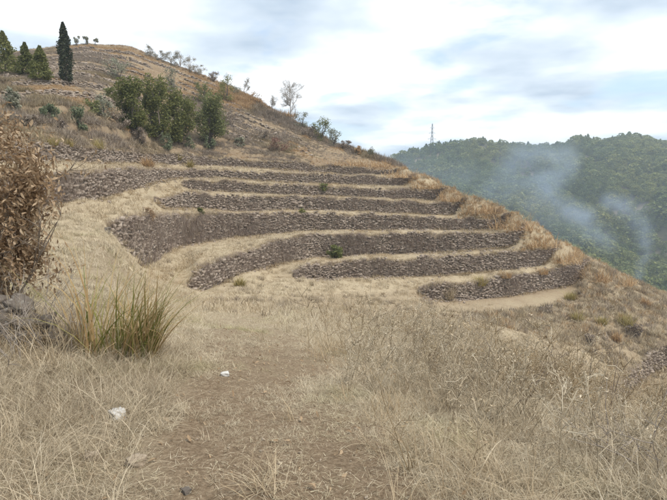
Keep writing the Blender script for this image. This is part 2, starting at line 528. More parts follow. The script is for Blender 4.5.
# upper hill
Dl, Zl = rows_D[-1], rows_Z[-1]
cd = np.interp(cols, [r[0] for r in CREST], [r[2] for r in CREST])
cz = slope(np.interp(cols, [r[0] for r in CREST], [r[1] for r in CREST])) * cd
vis = 1 - smooth(388, 414, cols)
UP = []
for j in range(NU):
    u0, u1 = (j + 0.70) / NU, (j + 0.78) / NU
    for u, ty in ((j / NU + 0.2 / NU, 3), (j / NU + 0.42 / NU, 3), (u0, 4), (u1, 3)):
        wob = 0.018 * fbm(cols / 55, j * 4.7 + 0 * cols, 21, 3)
        ud = np.clip(u + wob, 0.005, 1)
        uz = ud + ((-0.020) if ty == 4 else 0.010 if (ty == 3 and u == u1) else 0)
        Da = Dl + (cd - Dl) * ud
        Za = Zl + (cz - Zl) * np.clip(uz, 0, 1) ** 0.95
        i = len(rows_D) + 1
        Df = rows_D[-1] + 1.2
        Zf = rows_Z[-1] - 0.5 * 1.2
        Dn = np.maximum(vis * Da + (1 - vis) * Df, rows_D[-1] + 0.12)
        addrow(Dn, vis * Za + (1 - vis) * Zf, ty)
for k, (dd, dz) in enumerate([(1.5, -0.05), (4, -0.7), (8, -3), (15, -9), (40, -25), (90, -40)]):
    D = np.maximum(cd + dd, rows_D[-1] + 1) * vis + (1 - vis) * (rows_D[-1] + dd * 0.6)
    Z = (cz + dz) * vis + (1 - vis) * (rows_Z[-1] - 0.5 * dd * 0.6)
    addrow(D, np.maximum(Z, -78), 3)
RD, RZ, RT = np.array(rows_D), np.array(rows_Z), np.array(rows_T)
NRW = len(RD)
TANC = (cols - 333.5) / 500
RX = RD * TANC[None, :]
bump = 0.16 * fbm(RX / 2.6, RD / 2.6, 3, 4) + 0.5 * fbm(RX / 14, RD / 14, 8, 2) * np.clip((RD - 10) / 30, 0, 1)
near_fac = np.clip((RD - 1.2) / 8, 0.25, 1)
isface = np.zeros(NRW, bool)
for i in range(NRW):
    if RT[i] == 2:
        isface[i] = isface[i + 1] = True
bump[RT == 1] += (0.22 * fbm(RX / 1.3, RD / 1.3, 13, 3))[RT == 1]
bump = bump * near_fac
bump[isface] *= 0.25
RZ = RZ + bump


def col_of(X, Y):
    px = 333.5 + 500 * X / np.maximum(Y, 0.01)
    ci = np.interp(px, cols, np.arange(NC))
    c0 = np.clip(np.floor(ci).astype(int), 0, NC - 2)
    return c0, ci - c0, px


def ground(X, Y):
    """height and row interval under plan points"""
    X = np.atleast_1d(np.asarray(X, float))
    Y = np.atleast_1d(np.asarray(Y, float))
    Z = np.zeros(len(X))
    R = np.zeros(len(X), int)
    for s in range(0, len(X), 20000):
        sl = slice(s, s + 20000)
        c0, f, _ = col_of(X[sl], Y[sl])
        d = RD[:, c0] * (1 - f) + RD[:, c0 + 1] * f
        z = RZ[:, c0] * (1 - f) + RZ[:, c0 + 1] * f
        r = np.clip((d <= Y[sl][None, :]).sum(0) - 1, 0, NRW - 2)
        a = np.arange(len(r))
        u = np.clip((Y[sl] - d[r, a]) / np.maximum(d[r + 1, a] - d[r, a], 1e-4), 0, 1)
        Z[sl] = z[r, a] * (1 - u) + z[r + 1, a] * u
        R[sl] = r
    return Z, R


def place(px, py):
    """first ground point met by the sight line through a photo pixel"""
    ds = np.concatenate([np.arange(1.4, 12, 0.05), np.arange(12, 130, 0.1)])
    v = py - 250
    q = FPX * CT - v * ST
    X = (px - 333.5) / q * ds
    z, r = ground(X, ds)
    hit = np.where(z >= slope(py) * ds)[0]
    i = hit[0] if len(hit) else np.argmin(np.abs(z - slope(py) * ds))
    return np.array((X[i], ds[i], z[i]))


wall_rows4 = NR + 4 * 6
# terrain mesh
V = np.stack([RX, RD, RZ], -1).reshape(-1, 3)
fi = np.arange(NRW - 1)[:, None] * NC + np.arange(NC - 1)[None, :]
F = np.stack([fi, fi + 1, fi + 1 + NC, fi + NC], -1).reshape(-1, 4)
strawv = np.zeros((NRW, NC))
for i in range(NRW):
    strawv[i] = {0: 0.55, 1: 0.95, 2: 0.05, 3: 0.18, 4: 0.0}[int(RT[i])]
    if isface[i] and RT[i] != 2:
        strawv[i] = 0.6
    if RT[i] == 2:
        strawv[i] = np.where(RZ[i + 1] - RZ[i] < 0.3, 0.6, 0.15)
for i in (wall_rows4, wall_rows4 + 1):
    strawv[i, (cols > 225) & (cols < 248)] = 0.85   # bare pale earth where the wall has slipped
nb = 2
back = np.stack([RX[0] * 4 + 0, np.full(NC, -7.0), np.full(NC, -1.5)], -1)
V = np.concatenate([V, back])
bi = np.arange(NC - 1)
B = np.stack([NRW * NC + bi, NRW * NC + bi + 1, bi + 1, bi], -1)
F = np.concatenate([F, B])
path_X = lambda Y: np.interp(Y, [1, 2.5, 5.5, 9, 14, 20, 28], [-0.12, -0.25, -0.75, -1.45, -2.6, -3.9, -6.2])


def path_mask(X, Y):
    wdt = np.interp(Y, [1, 3, 6, 12, 25], [0.8, 0.85, 0.95, 1.0, 1.4])
    return (1 - smooth(0.55, 1.25, np.abs(X - path_X(Y)) / wdt)) * (Y < 27)


strawf = strawv.reshape(-1)
strawf = strawf - 0.5 * path_mask(V[:NRW * NC, 0], V[:NRW * NC, 1]) * (1 - smooth(6, 14, V[:NRW * NC, 1]))
fld = (V[:NRW * NC, 1] > 22) & (np.repeat(np.arange(NRW), NC) < NR) & (np.tile(cols, NRW) > 612)
strawf = np.where(fld, 0.95, strawf)
me = mesh_np('hillside_ground', V, F, M['ground'], smooth=True)
vattr(me, 'straw', np.concatenate([strawf, np.full(NC, 0.4)]))
obj('hillside_ground', me, kind='structure')

# ------------------------------------------------------------------ stone terrace walls
def stones_on(base, top, seed, hmean=0.105, lmean=0.185, z_extra=0.06, keep=None):
    """irregular dry-laid blocks along a wall face. base/top: (n,3) polylines"""
    rng = np.random.default_rng(seed)
    seg = np.linalg.norm(np.diff(base[:, :2], axis=0), axis=1)
    s = np.concatenate([[0], np.cumsum(seg)])
    tot = s[-1]
    Vs, Fs = [], []
    n = 0
    hmax = (top[:, 2] - base[:, 2]).max()
    z0 = -0.12
    box = np.array([[-1, -1, -1], [1, -1, -1], [1, 1, -1], [-1, 1, -1], [-1, -1, 1], [1, -1, 1], [1, 1, 1], [-1, 1, 1]], float) * 0.5
    bf = np.array([[0, 3, 2, 1], [4, 5, 6, 7], [0, 1, 5, 4], [1, 2, 6, 5], [2, 3, 7, 6], [3, 0, 4, 7]])
    while z0 < hmax + z_extra:
        ch0 = hmean * rng.uniform(0.65, 1.5)
        ch = ch0
        p = rng.uniform(-0.3, 0)
        while p < tot:
            ln = lmean * (rng.uniform(0.4, 1.5) if rng.uniform() < 0.85 else rng.uniform(1.5, 2.2))
            ch = ch0 * (1.0 if rng.uniform() < 0.88 else rng.uniform(1.3, 1.9))
            ln = ln * (1.0 if ch == ch0 else 1.35)
            pc = p + ln / 2
            p += ln + rng.uniform(0.0, 0.03)
            if pc > tot or pc < 0:
                continue
            b = np.array([np.interp(pc, s, base[:, i]) for i in range(3)])
            tpt = np.array([np.interp(pc, s, top[:, i]) for i in range(3)])
            h = tpt[2] - b[2]
            zz_ = z0 + ch / 2 + rng.normal(0, 0.035) + 0.05 * math.sin(pc * 1.7 + seed + z0) + 0.04 * math.sin(pc * 4.1 + 2.2 * z0)
            if h < 0.25 or zz_ > h + z_extra + rng.uniform(-0.2, 0.08) - 0.5 * max(0.0, math.sin(pc * 0.83 + seed) * math.sin(pc * 0.37 + 2 * seed) - 0.45):
                continue
            if keep is not None and not keep(pc / tot, zz_ / h, rng):
                continue
            u = np.clip(zz_ / h, 0, 1)
            pos = b * (1 - u) + tpt * u
            pos[2] = b[2] + zz_
            i = min(np.searchsorted(s, pc), len(s) - 1)
            tv = base[min(i, len(base) - 1), :2] - base[max(i - 1, 0), :2]
            tv = tv / (np.linalg.norm(tv) + 1e-9)
            nv = np.array([tv[1], -tv[0]])
            if nv @ pos[:2] > 0:
                nv = -nv
            dep = rng.uniform(0.22, 0.36)
            q = box * np.array([ln * 0.98, dep, ch * rng.uniform(0.8, 1.02)])
            q = q + rng.normal(0, 1, (8, 3)) * np.array([ln * 0.11, 0.045, ch * 0.14])
            a = rng.normal(0, 0.17)
            qx = q[:, 0] * math.cos(a) - q[:, 2] * math.sin(a)
            qz = q[:, 0] * math.sin(a) + q[:, 2] * math.cos(a)
            off = rng.normal(0.0, 0.06)
            P = np.empty((8, 3))
            P[:, :2] = pos[:2] + qx[:, None] * tv + (off - q[:, 1])[:, None] * nv
            P[:, 2] = pos[2] + qz
            Vs.append(P)
            Fs.append(bf + n)
            n += 8
        z0 += ch0
    if not Vs:
        return None
    return np.concatenate(Vs), np.concatenate(Fs)


def wall_lines(k):
    rb = NR + sum(2 + (4 if j < NW - 1 else 0) for j in range(k))
    return rb, rb + 1


WLAB = [
    ('rough stone terrace wall at the far lower right above a pale lower field', 'lower right'),
    ('lowest stone terrace wall of the main stack, standing over the pale curving path', ''),
    ('second stone terrace wall from the bottom of the main stack', ''),
    ('third stone terrace wall from the bottom, running left down to the grassy hollow', ''),
    ('fourth stone terrace wall from the bottom, tallest at its twig-covered left end', ''),
    ('fifth stone terrace wall from the bottom of the main stack', ''),
    ('sixth stone terrace wall from the bottom, thin and just under eye level', ''),
    ('long grey stone terrace wall that sweeps from behind the brown-leaved bush along the upper edge of the stack', ''),
    ('uppermost main stone terrace wall, half hidden in grass below the green trees', ''),
]
FACES = []
for k in range(NW):
    rb, rt = wall_lines(k)
    sel = np.where((RZ[rt] - RZ[rb] > 0.3) & (cols > -135) & (cols < 800))[0]
    a, z = sel[0], sel[-1]
    base = np.stack([RX[rb, a:z + 1], RD[rb, a:z + 1], RZ[rb, a:z + 1]], -1)
    top = np.stack([RX[rt, a:z + 1], RD[rt, a:z + 1], RZ[rt, a:z + 1]], -1)
    FACES.append((base, top))
    gap = (lambda u, v, g: not (226 < np.interp(u * (len(base) - 1), np.arange(len(base)), 333.5 + 500 * base[:, 0] / base[:, 1]) < 247 and g.uniform() < 0.9)) if k == 4 else None
    r = stones_on(base, top, 100 + k, keep=gap)
    mid = base[len(base) // 2]
    th = thing('terrace_wall', WLAB[k][0], 'stone wall', mid, 'dry stone terrace walls')
    me = mesh_np('stones', r[0] - mid, r[1], M['stone'])
    obj('stones', me, th, kind='stuff')
# short stone faces left on the upper slope
rowsU = [i for i in range(NRW - 1) if RT[i] == 4]
BAND = ['first', 'second', 'third', 'fourth', 'fifth', 'sixth', 'seventh', 'eighth', 'ninth']
for (x0, x1, j) in [(-30, 345, 2), (-30, 330, 3), (-30, 318, 4), (-30, 305, 5), (-30, 290, 6), (-30, 270, 7), (-30, 250, 8), (-30, 225, 9)]:
    lab = 'low broken stone band across the upper hillside, %s one down from the crest' % BAND[9 - j]
    rb = rowsU[j]
    sel = np.where((cols >= x0) & (cols <= x1))[0]
    base = np.stack([RX[rb, sel], RD[rb, sel], RZ[rb, sel]], -1)
    top = np.stack([RX[rb + 1, sel], RD[rb + 1, sel], RZ[rb + 1, sel]], -1)
    rn = np.random.default_rng(j)
    pxs_ = cols[sel]
    r = stones_on(base, top, 300 + j, 0.13, 0.24, 0.06, keep=lambda u, v, g: (220 < x0 + u * (x1 - x0) < 280 and j in (3, 4)) or (vnoise(u * 14 + j * 5, v * 0.7, 4) > -0.2 and g.uniform() < 0.92))
    if r is None:
        continue
    mid = base[len(base) // 2]
    th = thing('ruined_wall', lab, 'stone wall', mid, 'broken stone walls on the upper slope')
    obj('stones', mesh_np('stones', r[0] - mid, r[1], M['stone']), th, kind='stuff')


# ------------------------------------------------------------------ plant shapes
def blades(n, rng, rad, hmin, hmax, width, lean=(0.1, 0.5), curl=0.6, seg=3, droop=0.0, base=None, azi=None):
    az = rng.uniform(0, 2 * np.pi, n) if azi is None else azi
    r = rad * np.sqrt(rng.uniform(0, 1, n))
    a2 = rng.uniform(0, 2 * np.pi, n)
    P = np.stack([r * np.cos(a2), r * np.sin(a2), np.zeros(n)], -1) if base is None else base
    Ln = rng.uniform(hmin, hmax, n)
    le = rng.uniform(*lean, n)
    cu = curl * rng.uniform(0.2, 1.3, n)
    wd_ = width * rng.uniform(0.6, 1.3, n)
    d = np.stack([np.cos(az), np.sin(az)], -1)
    sd_ = np.stack([-np.sin(az + rng.normal(0, .5, n)), np.cos(az)], -1)
    vs = []
    cur = P.copy()
    ang = le.copy()
    for i in range(seg + 1):
        wi = wd_ * (1 - (i / seg) ** 1.6) * 0.5
        if i < seg:
            A = cur.copy(); A[:, :2] += sd_ * wi[:, None]
            B_ = cur.copy(); B_[:, :2] -= sd_ * wi[:, None]
            vs += [A, B_]
        else:
            vs.append(cur.copy())
        st = Ln / seg
        cur = cur + np.concatenate([d * (np.sin(ang) * st)[:, None], (np.cos(ang) * st)[:, None]], -1)
        ang = ang + cu / seg * (1 + i * 0.5) + droop
    k = 2 * seg + 1
    V = np.stack(vs, 1).reshape(-1, 3)
    o = np.arange(n)[:, None] * k
    Q = np.concatenate([o + np.array([[2 * i, 2 * i + 1, 2 * i + 3, 2 * i + 2]]) for i in range(seg - 1)])
    T = o + np.array([[2 * seg - 2, 2 * seg - 1, 2 * seg]])
    return V, [Q, T]


def tubes(paths, sides=3):
    """paths: list of (pts (n,3), radii (n,))"""
    Vs, Fs, n = [], [], 0
    for pts, rad in paths:
        pts = np.asarray(pts, float)
        d = np.gradient(pts, axis=0)
        d /= np.linalg.norm(d, axis=1, keepdims=True) + 1e-9
        ref = np.where(np.abs(d[:, 2:3]) > 0.9, np.array([[1., 0, 0]]), np.array([[0, 0, 1.]]))
        a = np.cross(d, ref)
        a /= np.linalg.norm(a, axis=1, keepdims=True) + 1e-9
        b = np.cross(d, a)
        th_ = np.arange(sides) * 2 * np.pi / sides
        ring = pts[:, None, :] + np.asarray(rad)[:, None, None] * (np.cos(th_)[None, :, None] * a[:, None, :] + np.sin(th_)[None, :, None] * b[:, None, :])
        m_ = len(pts)
        i0 = (np.arange(m_ - 1)[:, None] * sides + np.arange(sides)[None, :])
        i1 = (np.arange(m_ - 1)[:, None] * sides + (np.arange(sides)[None, :] + 1) % sides)
        Fs.append(np.stack([i0, i1, i1 + sides, i0 + sides], -1).reshape(-1, 4) + n)
        Vs.append(ring.reshape(-1, 3))
        n += m_ * sides
    return np.concatenate(Vs), np.concatenate(Fs)


def joinVF(parts):
    V, F, n = [], [], 0
    for v, f in parts:
        V.append(v)
        for q in (f if isinstance(f, list) else [f]):
            F.append(q + n)
        n += len(v)
    by = {}
    for q in F:
        by.setdefault(q.shape[1], []).append(q)
    return np.concatenate(V), [np.concatenate(x) for x in by.values()]


def leaves(P, size, rng, elong=1.0, up=0.0):
    """folded diamond leaves at points P: 2 triangles each"""
    n = len(P)
    a = rng.normal(size=(n, 3)); a[:, 2] = a[:, 2] * (1 - up) + up * 1.2
    a /= np.linalg.norm(a, axis=1, keepdims=True)
    b = rng.normal(size=(n, 3))
    b -= (b * a).sum(1, keepdims=True) * a
    b /= np.linalg.norm(b, axis=1, keepdims=True) + 1e-9
    c = np.cross(a, b)
    s = size * rng.uniform(0.6, 1.4, (n, 1))
    t0 = P - a * s * 0.5 * elong
    t1 = P + a * s * 0.5 * elong
    l = P + b * s * 0.32 + c * s * 0.12
    r = P - b * s * 0.32 + c * s * 0.12
    V = np.stack([t0, l, t1, r], 1).reshape(-1, 3)
    o = np.arange(n)[:, None] * 4
    return V, [np.concatenate([o + np.array([[0, 1, 2]]), o + np.array([[0, 2, 3]])])]


def branch(rng, p, d, ln, r, depth, out, tips, spread=0.6, nseg=5, kids=(2, 4), up=0.1, wob=0.18, shrink=(0.5, 0.75)):
    pts, rad = [p.copy()], [r]
    d = d / np.linalg.norm(d)
    for i in range(nseg):
        d = d + rng.normal(0, wob, 3) + np.array([0, 0, up])
        d /= np.linalg.norm(d)
        p = p + d * ln / nseg
        pts.append(p.copy())
        rad.append(r * (1 - 0.75 * (i + 1) / nseg))
    out.append((np.array(pts), np.array(rad)))
    if depth == 0:
        tips.extend(pts[2:])
        return
    for i in range(rng.integers(kids[0], kids[1] + 1)):
        u = rng.uniform(0.3, 1.0)
        q = pts[int(u * nseg)]
        nd = d + rng.normal(0, spread, 3)
        branch(rng, q, nd, ln * rng.uniform(*shrink), max(r * 0.5, 0.0018), depth - 1, out, tips, spread, max(nseg - 1, 3), kids, up, wob, shrink)


PROTO = bpy.data.collections.new('plant_prototypes')   # not linked to the scene; only instanced by the stuff objects


def proto_set(name, meshes):
    c = bpy.data.collections.new(name)
    for i, me in enumerate(meshes):
        o = bpy.data.objects.new('%s_%02d' % (name, i), me)
        c.objects.link(o)
    return c


def scatter(name, label, coll, count, P, rot, scl, tint=None, kindcat=None):
    n = len(P)
    me = bpy.data.meshes.new(name)
    me.vertices.add(n)
    me.vertices.foreach_set('co', np.asarray(P, np.float32).reshape(-1))
    a = me.attributes.new('rot', 'FLOAT_VECTOR', 'POINT')
    a.data.foreach_set('vector', np.asarray(rot, np.float32).reshape(-1))
    a = me.attributes.new('scl', 'FLOAT_VECTOR', 'POINT')
    s = np.asarray(scl, np.float32)
    if s.ndim == 1:
        s = np.stack([s, s, s], -1)
    a.data.foreach_set('vector', s.reshape(-1))
    a = me.attributes.new('pick', 'INT', 'POINT')
    a.data.foreach_set('value', RNG.integers(0, count, n).astype(np.int32))
    vattr(me, 'tint', np.zeros(n) if tint is None else np.clip(tint, 0, 1))
    o = bpy.data.objects.new(name, me)
    COL.objects.link(o)
    o['kind'] = 'stuff'
    o['label'] = label
    o['category'] = kindcat or 'grass'
    g = bpy.data.node_groups.new(name, 'GeometryNodeTree')
    g.interface.new_socket('Geometry', in_out='INPUT', socket_type='NodeSocketGeometry')
    g.interface.new_socket('Geometry', in_out='OUTPUT', socket_type='NodeSocketGeometry')
    gi, go = g.nodes.new('NodeGroupInput'), g.nodes.new('NodeGroupOutput')
    ci = g.nodes.new('GeometryNodeCollectionInfo')
    ci.inputs['Collection'].default_value = coll
    ci.inputs['Separate Children'].default_value = True
    ci.inputs['Reset Children'].default_value = True
    ip = g.nodes.new('GeometryNodeInstanceOnPoints')
    ip.inputs['Pick Instance'].default_value = True
    for nm, ty, so_ in (('rot', 'FLOAT_VECTOR', 'Rotation'), ('scl', 'FLOAT_VECTOR', 'Scale'), ('pick', 'INT', 'Instance Index')):
        na = g.nodes.new('GeometryNodeInputNamedAttribute')
        na.data_type = ty
        na.inputs['Name'].default_value = nm
        src = na.outputs['Attribute']
        if so_ == 'Rotation':
            e = g.nodes.new('FunctionNodeEulerToRotation')
            g.links.new(src, e.inputs[0])
            src = e.outputs[0]
        g.links.new(src, ip.inputs[so_])
    g.links.new(gi.outputs[0], ip.inputs['Points'])
    g.links.new(ci.outputs[0], ip.inputs['Instance'])
    g.links.new(ip.outputs[0], go.inputs[0])
    md = o.modifiers.new('scatter', 'NODES')
    md.node_group = g
    return o


def rnd_rot(n, tilt=0.15):
    return np.stack([RNG.normal(0, tilt, n), RNG.normal(0, tilt, n), RNG.uniform(0, 2 * np.pi, n)], -1)


def in_region(n, d0, d1, px0, px1):
    """plan points spread evenly over the ground between two depths, inside a sector"""
    Y = np.sqrt(RNG.uniform(d0 ** 2, d1 ** 2, n))
    X = Y * (RNG.uniform(px0, px1, n) - 333.5) / 500
    return X, Y


# ------------------------------------------------------------------ far valley, forested hill, pylon
rid = [(-900, 210), (300, 210), (360, 185), (384, 168), (395, 161), (410, 153), (430, 148), (470, 144), (520, 147), (560, 147), (585, 142), (610, 141), (640, 144), (667, 148), (760, 140), (900, 150), (1100, 165), (1700, 200)]
RIDY = 620.0
gx = np.linspace(-420, 1150, 170)
gy = np.concatenate([np.linspace(190, 700, 100), np.linspace(715, 1000, 14)])
GX, GY = np.meshgrid(gx, gy)


def far_z(X, Y):
    rz = slope(np.interp(333.5 + 500 * X / RIDY, [r[0] for r in rid], [r[1] for r in rid])) * RIDY
    foot = -78.0
    t_ = np.clip((Y - 230) / (RIDY - 230), 0, 1)
    z = foot + (rz - foot) * (t_ ** 0.85)
    spur = fbm(X / 120 + 0.3 * Y / 150 + 2.3, Y / 380, 17, 3) * 70
    z = z + spur * np.sin(np.pi * np.clip(t_, 0, 1)) ** 0.8
    z = z + fbm(X / 40, Y / 40, 23, 3) * 5 * t_
    back = np.clip((Y - RIDY) / 300, 0, 1)
    return z - back * (rz + 60) * 0.9


V = np.stack([GX, GY, far_z(GX, GY)], -1).reshape(-1, 3)
nx = len(gx)
fi = np.arange(len(gy) - 1)[:, None] * nx + np.arange(nx - 1)[None, :]
F = np.stack([fi, fi + 1, fi + 1 + nx, fi + nx], -1).reshape(-1, 4)
obj('far_hill', mesh_np('far_hill', V, F, M['forest_floor'], smooth=True), kind='structure')
R_ = 1500.0
obj('valley_floor', mesh_np('valley_floor', np.array([[-R_, -R_, -82], [R_, -R_, -82], [R_, R_, -82], [-R_, R_, -82]]), np.array([[0, 1, 2, 3]]), M['forest_floor']), kind='structure')

rng = np.random.default_rng(77)
fm = []
for i in range(7):
    con = i < 3
    n = 260
    u = rng.uniform(0, 1, n)
    if con:
        r = 0.30 * (1 - u) ** 0.8 * rng.uniform(0.5, 1.1, n)
        z = 0.12 + 0.88 * u
    else:
        zz2 = rng.uniform(-1, 1, n)
        r = 0.42 * np.sqrt(1 - zz2 ** 2) * rng.uniform(0.65, 1.1, n)
        z = 0.55 + 0.42 * zz2
    a = rng.uniform(0, 2 * np.pi, n)
    lob = 1 + 0.35 * np.sin(3 * a + i) * np.sin(5 * z + i)
    P = np.stack([r * lob * np.cos(a), r * lob * np.sin(a), z], -1)
    lv = leaves(P, 0.15, rng)
    tr = tubes([(np.array([[0, 0, -0.1], [0, 0, 0.5]]), np.array([0.03, 0.015]))], 4)
    me = mesh_np('forest_tree', *joinVF([lv, tr]), M['forest'])
    fm.append(me)
fc = proto_set('forest_tree', fm)
n = 24000
X = rng.uniform(-60, 760, n)
Y = rng.uniform(235, 660, n)
Z = far_z(X, Y)
px = 333.5 + 500 * X / Y
opn = fbm(X / 45, Y / 45, 41, 4)
ok = (px > 330) & (px < 790) & ((opn > -0.5) | (rng.uniform(0, 1, n) < 0.2))
X, Y, Z, opn = X[ok], Y[ok], Z[ok], opn[ok]
sz = rng.uniform(4.0, 10.5, len(X)) * (1 + 0.7 * fbm(X / 30, Y / 30, 43, 2))
scl = np.stack([sz * rng.uniform(0.9, 1.4, len(X)), sz * rng.uniform(0.9, 1.4, len(X)), sz], -1)
scatter('forest', 'hazy green forest covering the far hill', fc, 7, np.stack([X, Y, Z - 0.3], -1), rnd_rot(len(X), 0.05), scl,
        tint=np.clip(0.42 + 1.3 * fbm(X / 60, Y / 50, 47, 3) + rng.normal(0, 0.14, len(X)), 0, 1), kindcat='forest')

# pylon on the far ridge
pb = unproj(432, 138, RIDY + 8)
pb[2] = float(far_z(np.array([pb[0]]), np.array([pb[1]]))[0])
Hp = float(unproj(432, 123.5, RIDY + 8)[2] - pb[2])
th = thing('transmission_tower', 'thin grey lattice pylon on the skyline of the far hill', 'pylon', pb)


def bars(name, segs, rad):
    v, f_ = tubes([(np.array(s), np.array([rad, rad])) for s in segs], 4)
    obj(name, mesh_np(name, v, f_, M['steel']), th)


hw = lambda z: np.interp(z / Hp, [0, 0.62, 1], [2.3, 0.75, 0.35])
for sx in (-1, 1):
    for sy in (-1, 1):
        zs = np.linspace(0, Hp, 9)
        bars('leg', [((sx * hw(a), sy * hw(a), a), (sx * hw(b), sy * hw(b), b)) for a, b in zip(zs[:-1], zs[1:])], 0.22)
zs = np.linspace(0, Hp, 9)
segs = []
for a, b in zip(zs[:-1], zs[1:]):
    for (x0, y0), (x1, y1) in (((-1, -1), (1, -1)), ((1, -1), (1, 1)), ((1, 1), (-1, 1)), ((-1, 1), (-1, -1))):
        segs.append(((x0 * hw(a), y0 * hw(a), a), (x1 * hw(b), y1 * hw(b), b)))
        segs.append(((x1 * hw(a), y1 * hw(a), a), (x0 * hw(b), y0 * hw(b), b)))
bars('lattice', segs, 0.09)
for zc, wl in ((0.46, 5.2), (0.66, 4.0), (0.84, 2.9)):
    bars('cross_arm', [((-wl, 0, Hp * zc), (wl, 0, Hp * zc)), ((-wl, 0, Hp * zc), (0, 0, Hp * (zc + 0.07))), ((wl, 0, Hp * zc), (0, 0, Hp * (zc + 0.07)))], 0.14)

# ------------------------------------------------------------------ trees and shrubs on the hillside
def conifer(px, py, hpx, wpx, mat, label, name='conifer', cat='tree', group=None, shape='cone', seed=0, nleaf=4200, leaf=0.21):
    rng = np.random.default_rng(seed)
    b = place(px, py)
    m_per = b[1] / 495
    H, Rr = hpx * m_per, wpx * m_per / 2
    th = thing(name, label, cat, b - np.array([0, 0, 0.15]), group)
    tr = tubes([(np.array([[0, 0, -0.3], [0.03, 0, H * 0.5], [0, 0, H * 0.95]]), np.array([0.03 * H * 0.6, 0.014 * H, 0.01]))], 6)
    obj('trunk', mesh_np('trunk', *tr, M['bark']), th)
    u = rng.uniform(0.03, 1, nleaf) ** 0.85
    if shape == 'column':
        prof = np.interp(u, [0, 0.08, 0.3, 0.7, 0.9, 1], [0.7, 0.95, 1, 0.85, 0.5, 0.05])
    else:
        prof = np.interp(u, [0, 0.1, 0.25, 0.6, 0.85, 1], [0.75, 1, 0.97, 0.62, 0.28, 0.03])
    a = rng.uniform(0, 2 * np.pi, nleaf)
    lump = 1 + 1.0 * vnoise(a * 1.3 + 3 * seed, u * 8, seed) + 0.5 * vnoise(a * 4, u * 18, seed + 5)
    r = Rr * prof * lump * np.sqrt(rng.uniform(0.25, 1, nleaf))
    P = np.stack([r * np.cos(a), r * np.sin(a), H * u], -1)
    obj('crown', mesh_np('crown', *leaves(P, leaf, rng, 1.3, 0.5), mat), th, kind='stuff')
    return th


def bush(px, py, hpx, wpx, mat, label, name='shrub', cat='shrub', group=None, seed=0, nleaf=1400, leaf=0.17, stem=None, clumps=16, dy=0.0, air=0.5, trunk=0.0):
    """branching stems ending in leaf clumps of different size, with gaps"""
    rng = np.random.default_rng(seed + 900)
    b = place(px, py)
    m_per = b[1] / 495
    H, Rr = hpx * m_per, wpx * m_per / 2
    th = thing(name, label, cat, b - np.array([0, 0, 0.1]), group)
    nleaf = int(nleaf * 1.5)
    cen, paths = [], []
    for i in range(clumps):
        a = rng.uniform(0, 2 * np.pi)
        zf = rng.uniform(0.04 + trunk, 0.86)
        rr = Rr * 0.72 * math.sqrt(max(0.05, 1 - abs(zf - 0.45) ** 1.5 * 1.6)) * math.sqrt(rng.uniform(0.05, 1))
        c_ = np.array([rr * math.cos(a), rr * math.sin(a), H * zf])
        cen.append((c_, rng.uniform(0.5, 1.0)))
        mid = c_ * np.array([0.35, 0.35, 0.5]) + rng.normal(0, 0.05 * H, 3)
        paths.append((np.array([[0, 0, -0.2], [mid[0] * 0.3, mid[1] * 0.3, max(mid[2] * 0.5, 0.05)], mid, c_]), np.array([0.022, 0.017, 0.012, 0.005]) * H * 0.8))
    obj('stems', mesh_np('stems', *tubes(paths, 4), stem or M['bark']), th)
    P = []
    per = nleaf // clumps
    for c_, s in cen:
        g = rng.normal(0, 1, (per, 3))
        g /= np.linalg.norm(g, axis=1, keepdims=True)
        g *= (rng.uniform(0, 1, (per, 1)) ** air)
        P.append(c_ + g * np.array([Rr * 0.46, Rr * 0.46, H * 0.24]) * s)
    P = np.concatenate(P)
    P = P[P[:, 2] > 0.02 * H]
    obj('foliage', mesh_np('foliage', *leaves(P, leaf, rng, 1.2, 0.2), mat), th, kind='stuff')
    return th


def bare_tree(px, py, hpx, label, seed=0, mat=None, depth=4, name='bare_tree', cat='tree', spread=0.48, fuzz=2200):
    rng = np.random.default_rng(seed + 50)
    b = place(px, py)
    H = hpx * b[1] / 495
    th = thing(name, label, cat, b - np.array([0, 0, 0.1]))
    out, tips = [], []
    branch(rng, np.array([0, 0, -0.2]), np.array([0.05, 0, 1.]), H * 0.55, 0.022 * H, depth, out, tips, spread, 6, (4, 6), 0.06, 0.12, (0.45, 0.72))
    out = [(p, np.maximum(r, 0.012)) for p, r in out]
    obj('trunk', mesh_np('trunk', *tubes(out[:1], 6), mat or M['pale_bark']), th)
    obj('branches', mesh_np('branches', *tubes(out[1:], 3), mat or M['pale_bark']), th, kind='stuff')
    tips = np.array(tips)
    i = rng.integers(0, len(tips), fuzz)
    obj('dry_leaves', mesh_np('dry_leaves', *leaves(tips[i] + rng.normal(0, 0.14, (fuzz, 3)), 0.10, rng), M['pale_leaf']), th, kind='stuff')
    return th


conifer(6, 75, 41, 27, M['dark_green'], 'dark green conifer at the left edge, leftmost of three beside the cypress', seed=1, group='conifers at upper left')
conifer(27, 75, 30, 16, M['dark_green'], 'narrow dark conifer, middle of the three at upper left', seed=2, nleaf=2800, group='conifers at upper left')
conifer(42, 80, 32, 19, M['dark_green'], 'bushy dark conifer, nearest the tall cypress on its left', seed=3, nleaf=3000, group='conifers at upper left')
conifer(67, 84, 56, 11, M['cypress'], 'tall narrow dark cypress standing alone on the upper slope', name='cypress', shape='column', seed=4, nleaf=3800, leaf=0.2)
G1 = 'green trees in the middle of the slope'
bush(133, 134, 52, 36, M['dark_green'], 'broad dark green tree, leftmost of the slope clump', 'round_tree', 'tree', G1, 1, 5200, 0.21, clumps=24)
bush(155, 138, 63, 34, M['dark_green'], 'tallest dark green tree in the middle of the slope clump', 'round_tree', 'tree', G1, 2, 5200, 0.21, clumps=24)
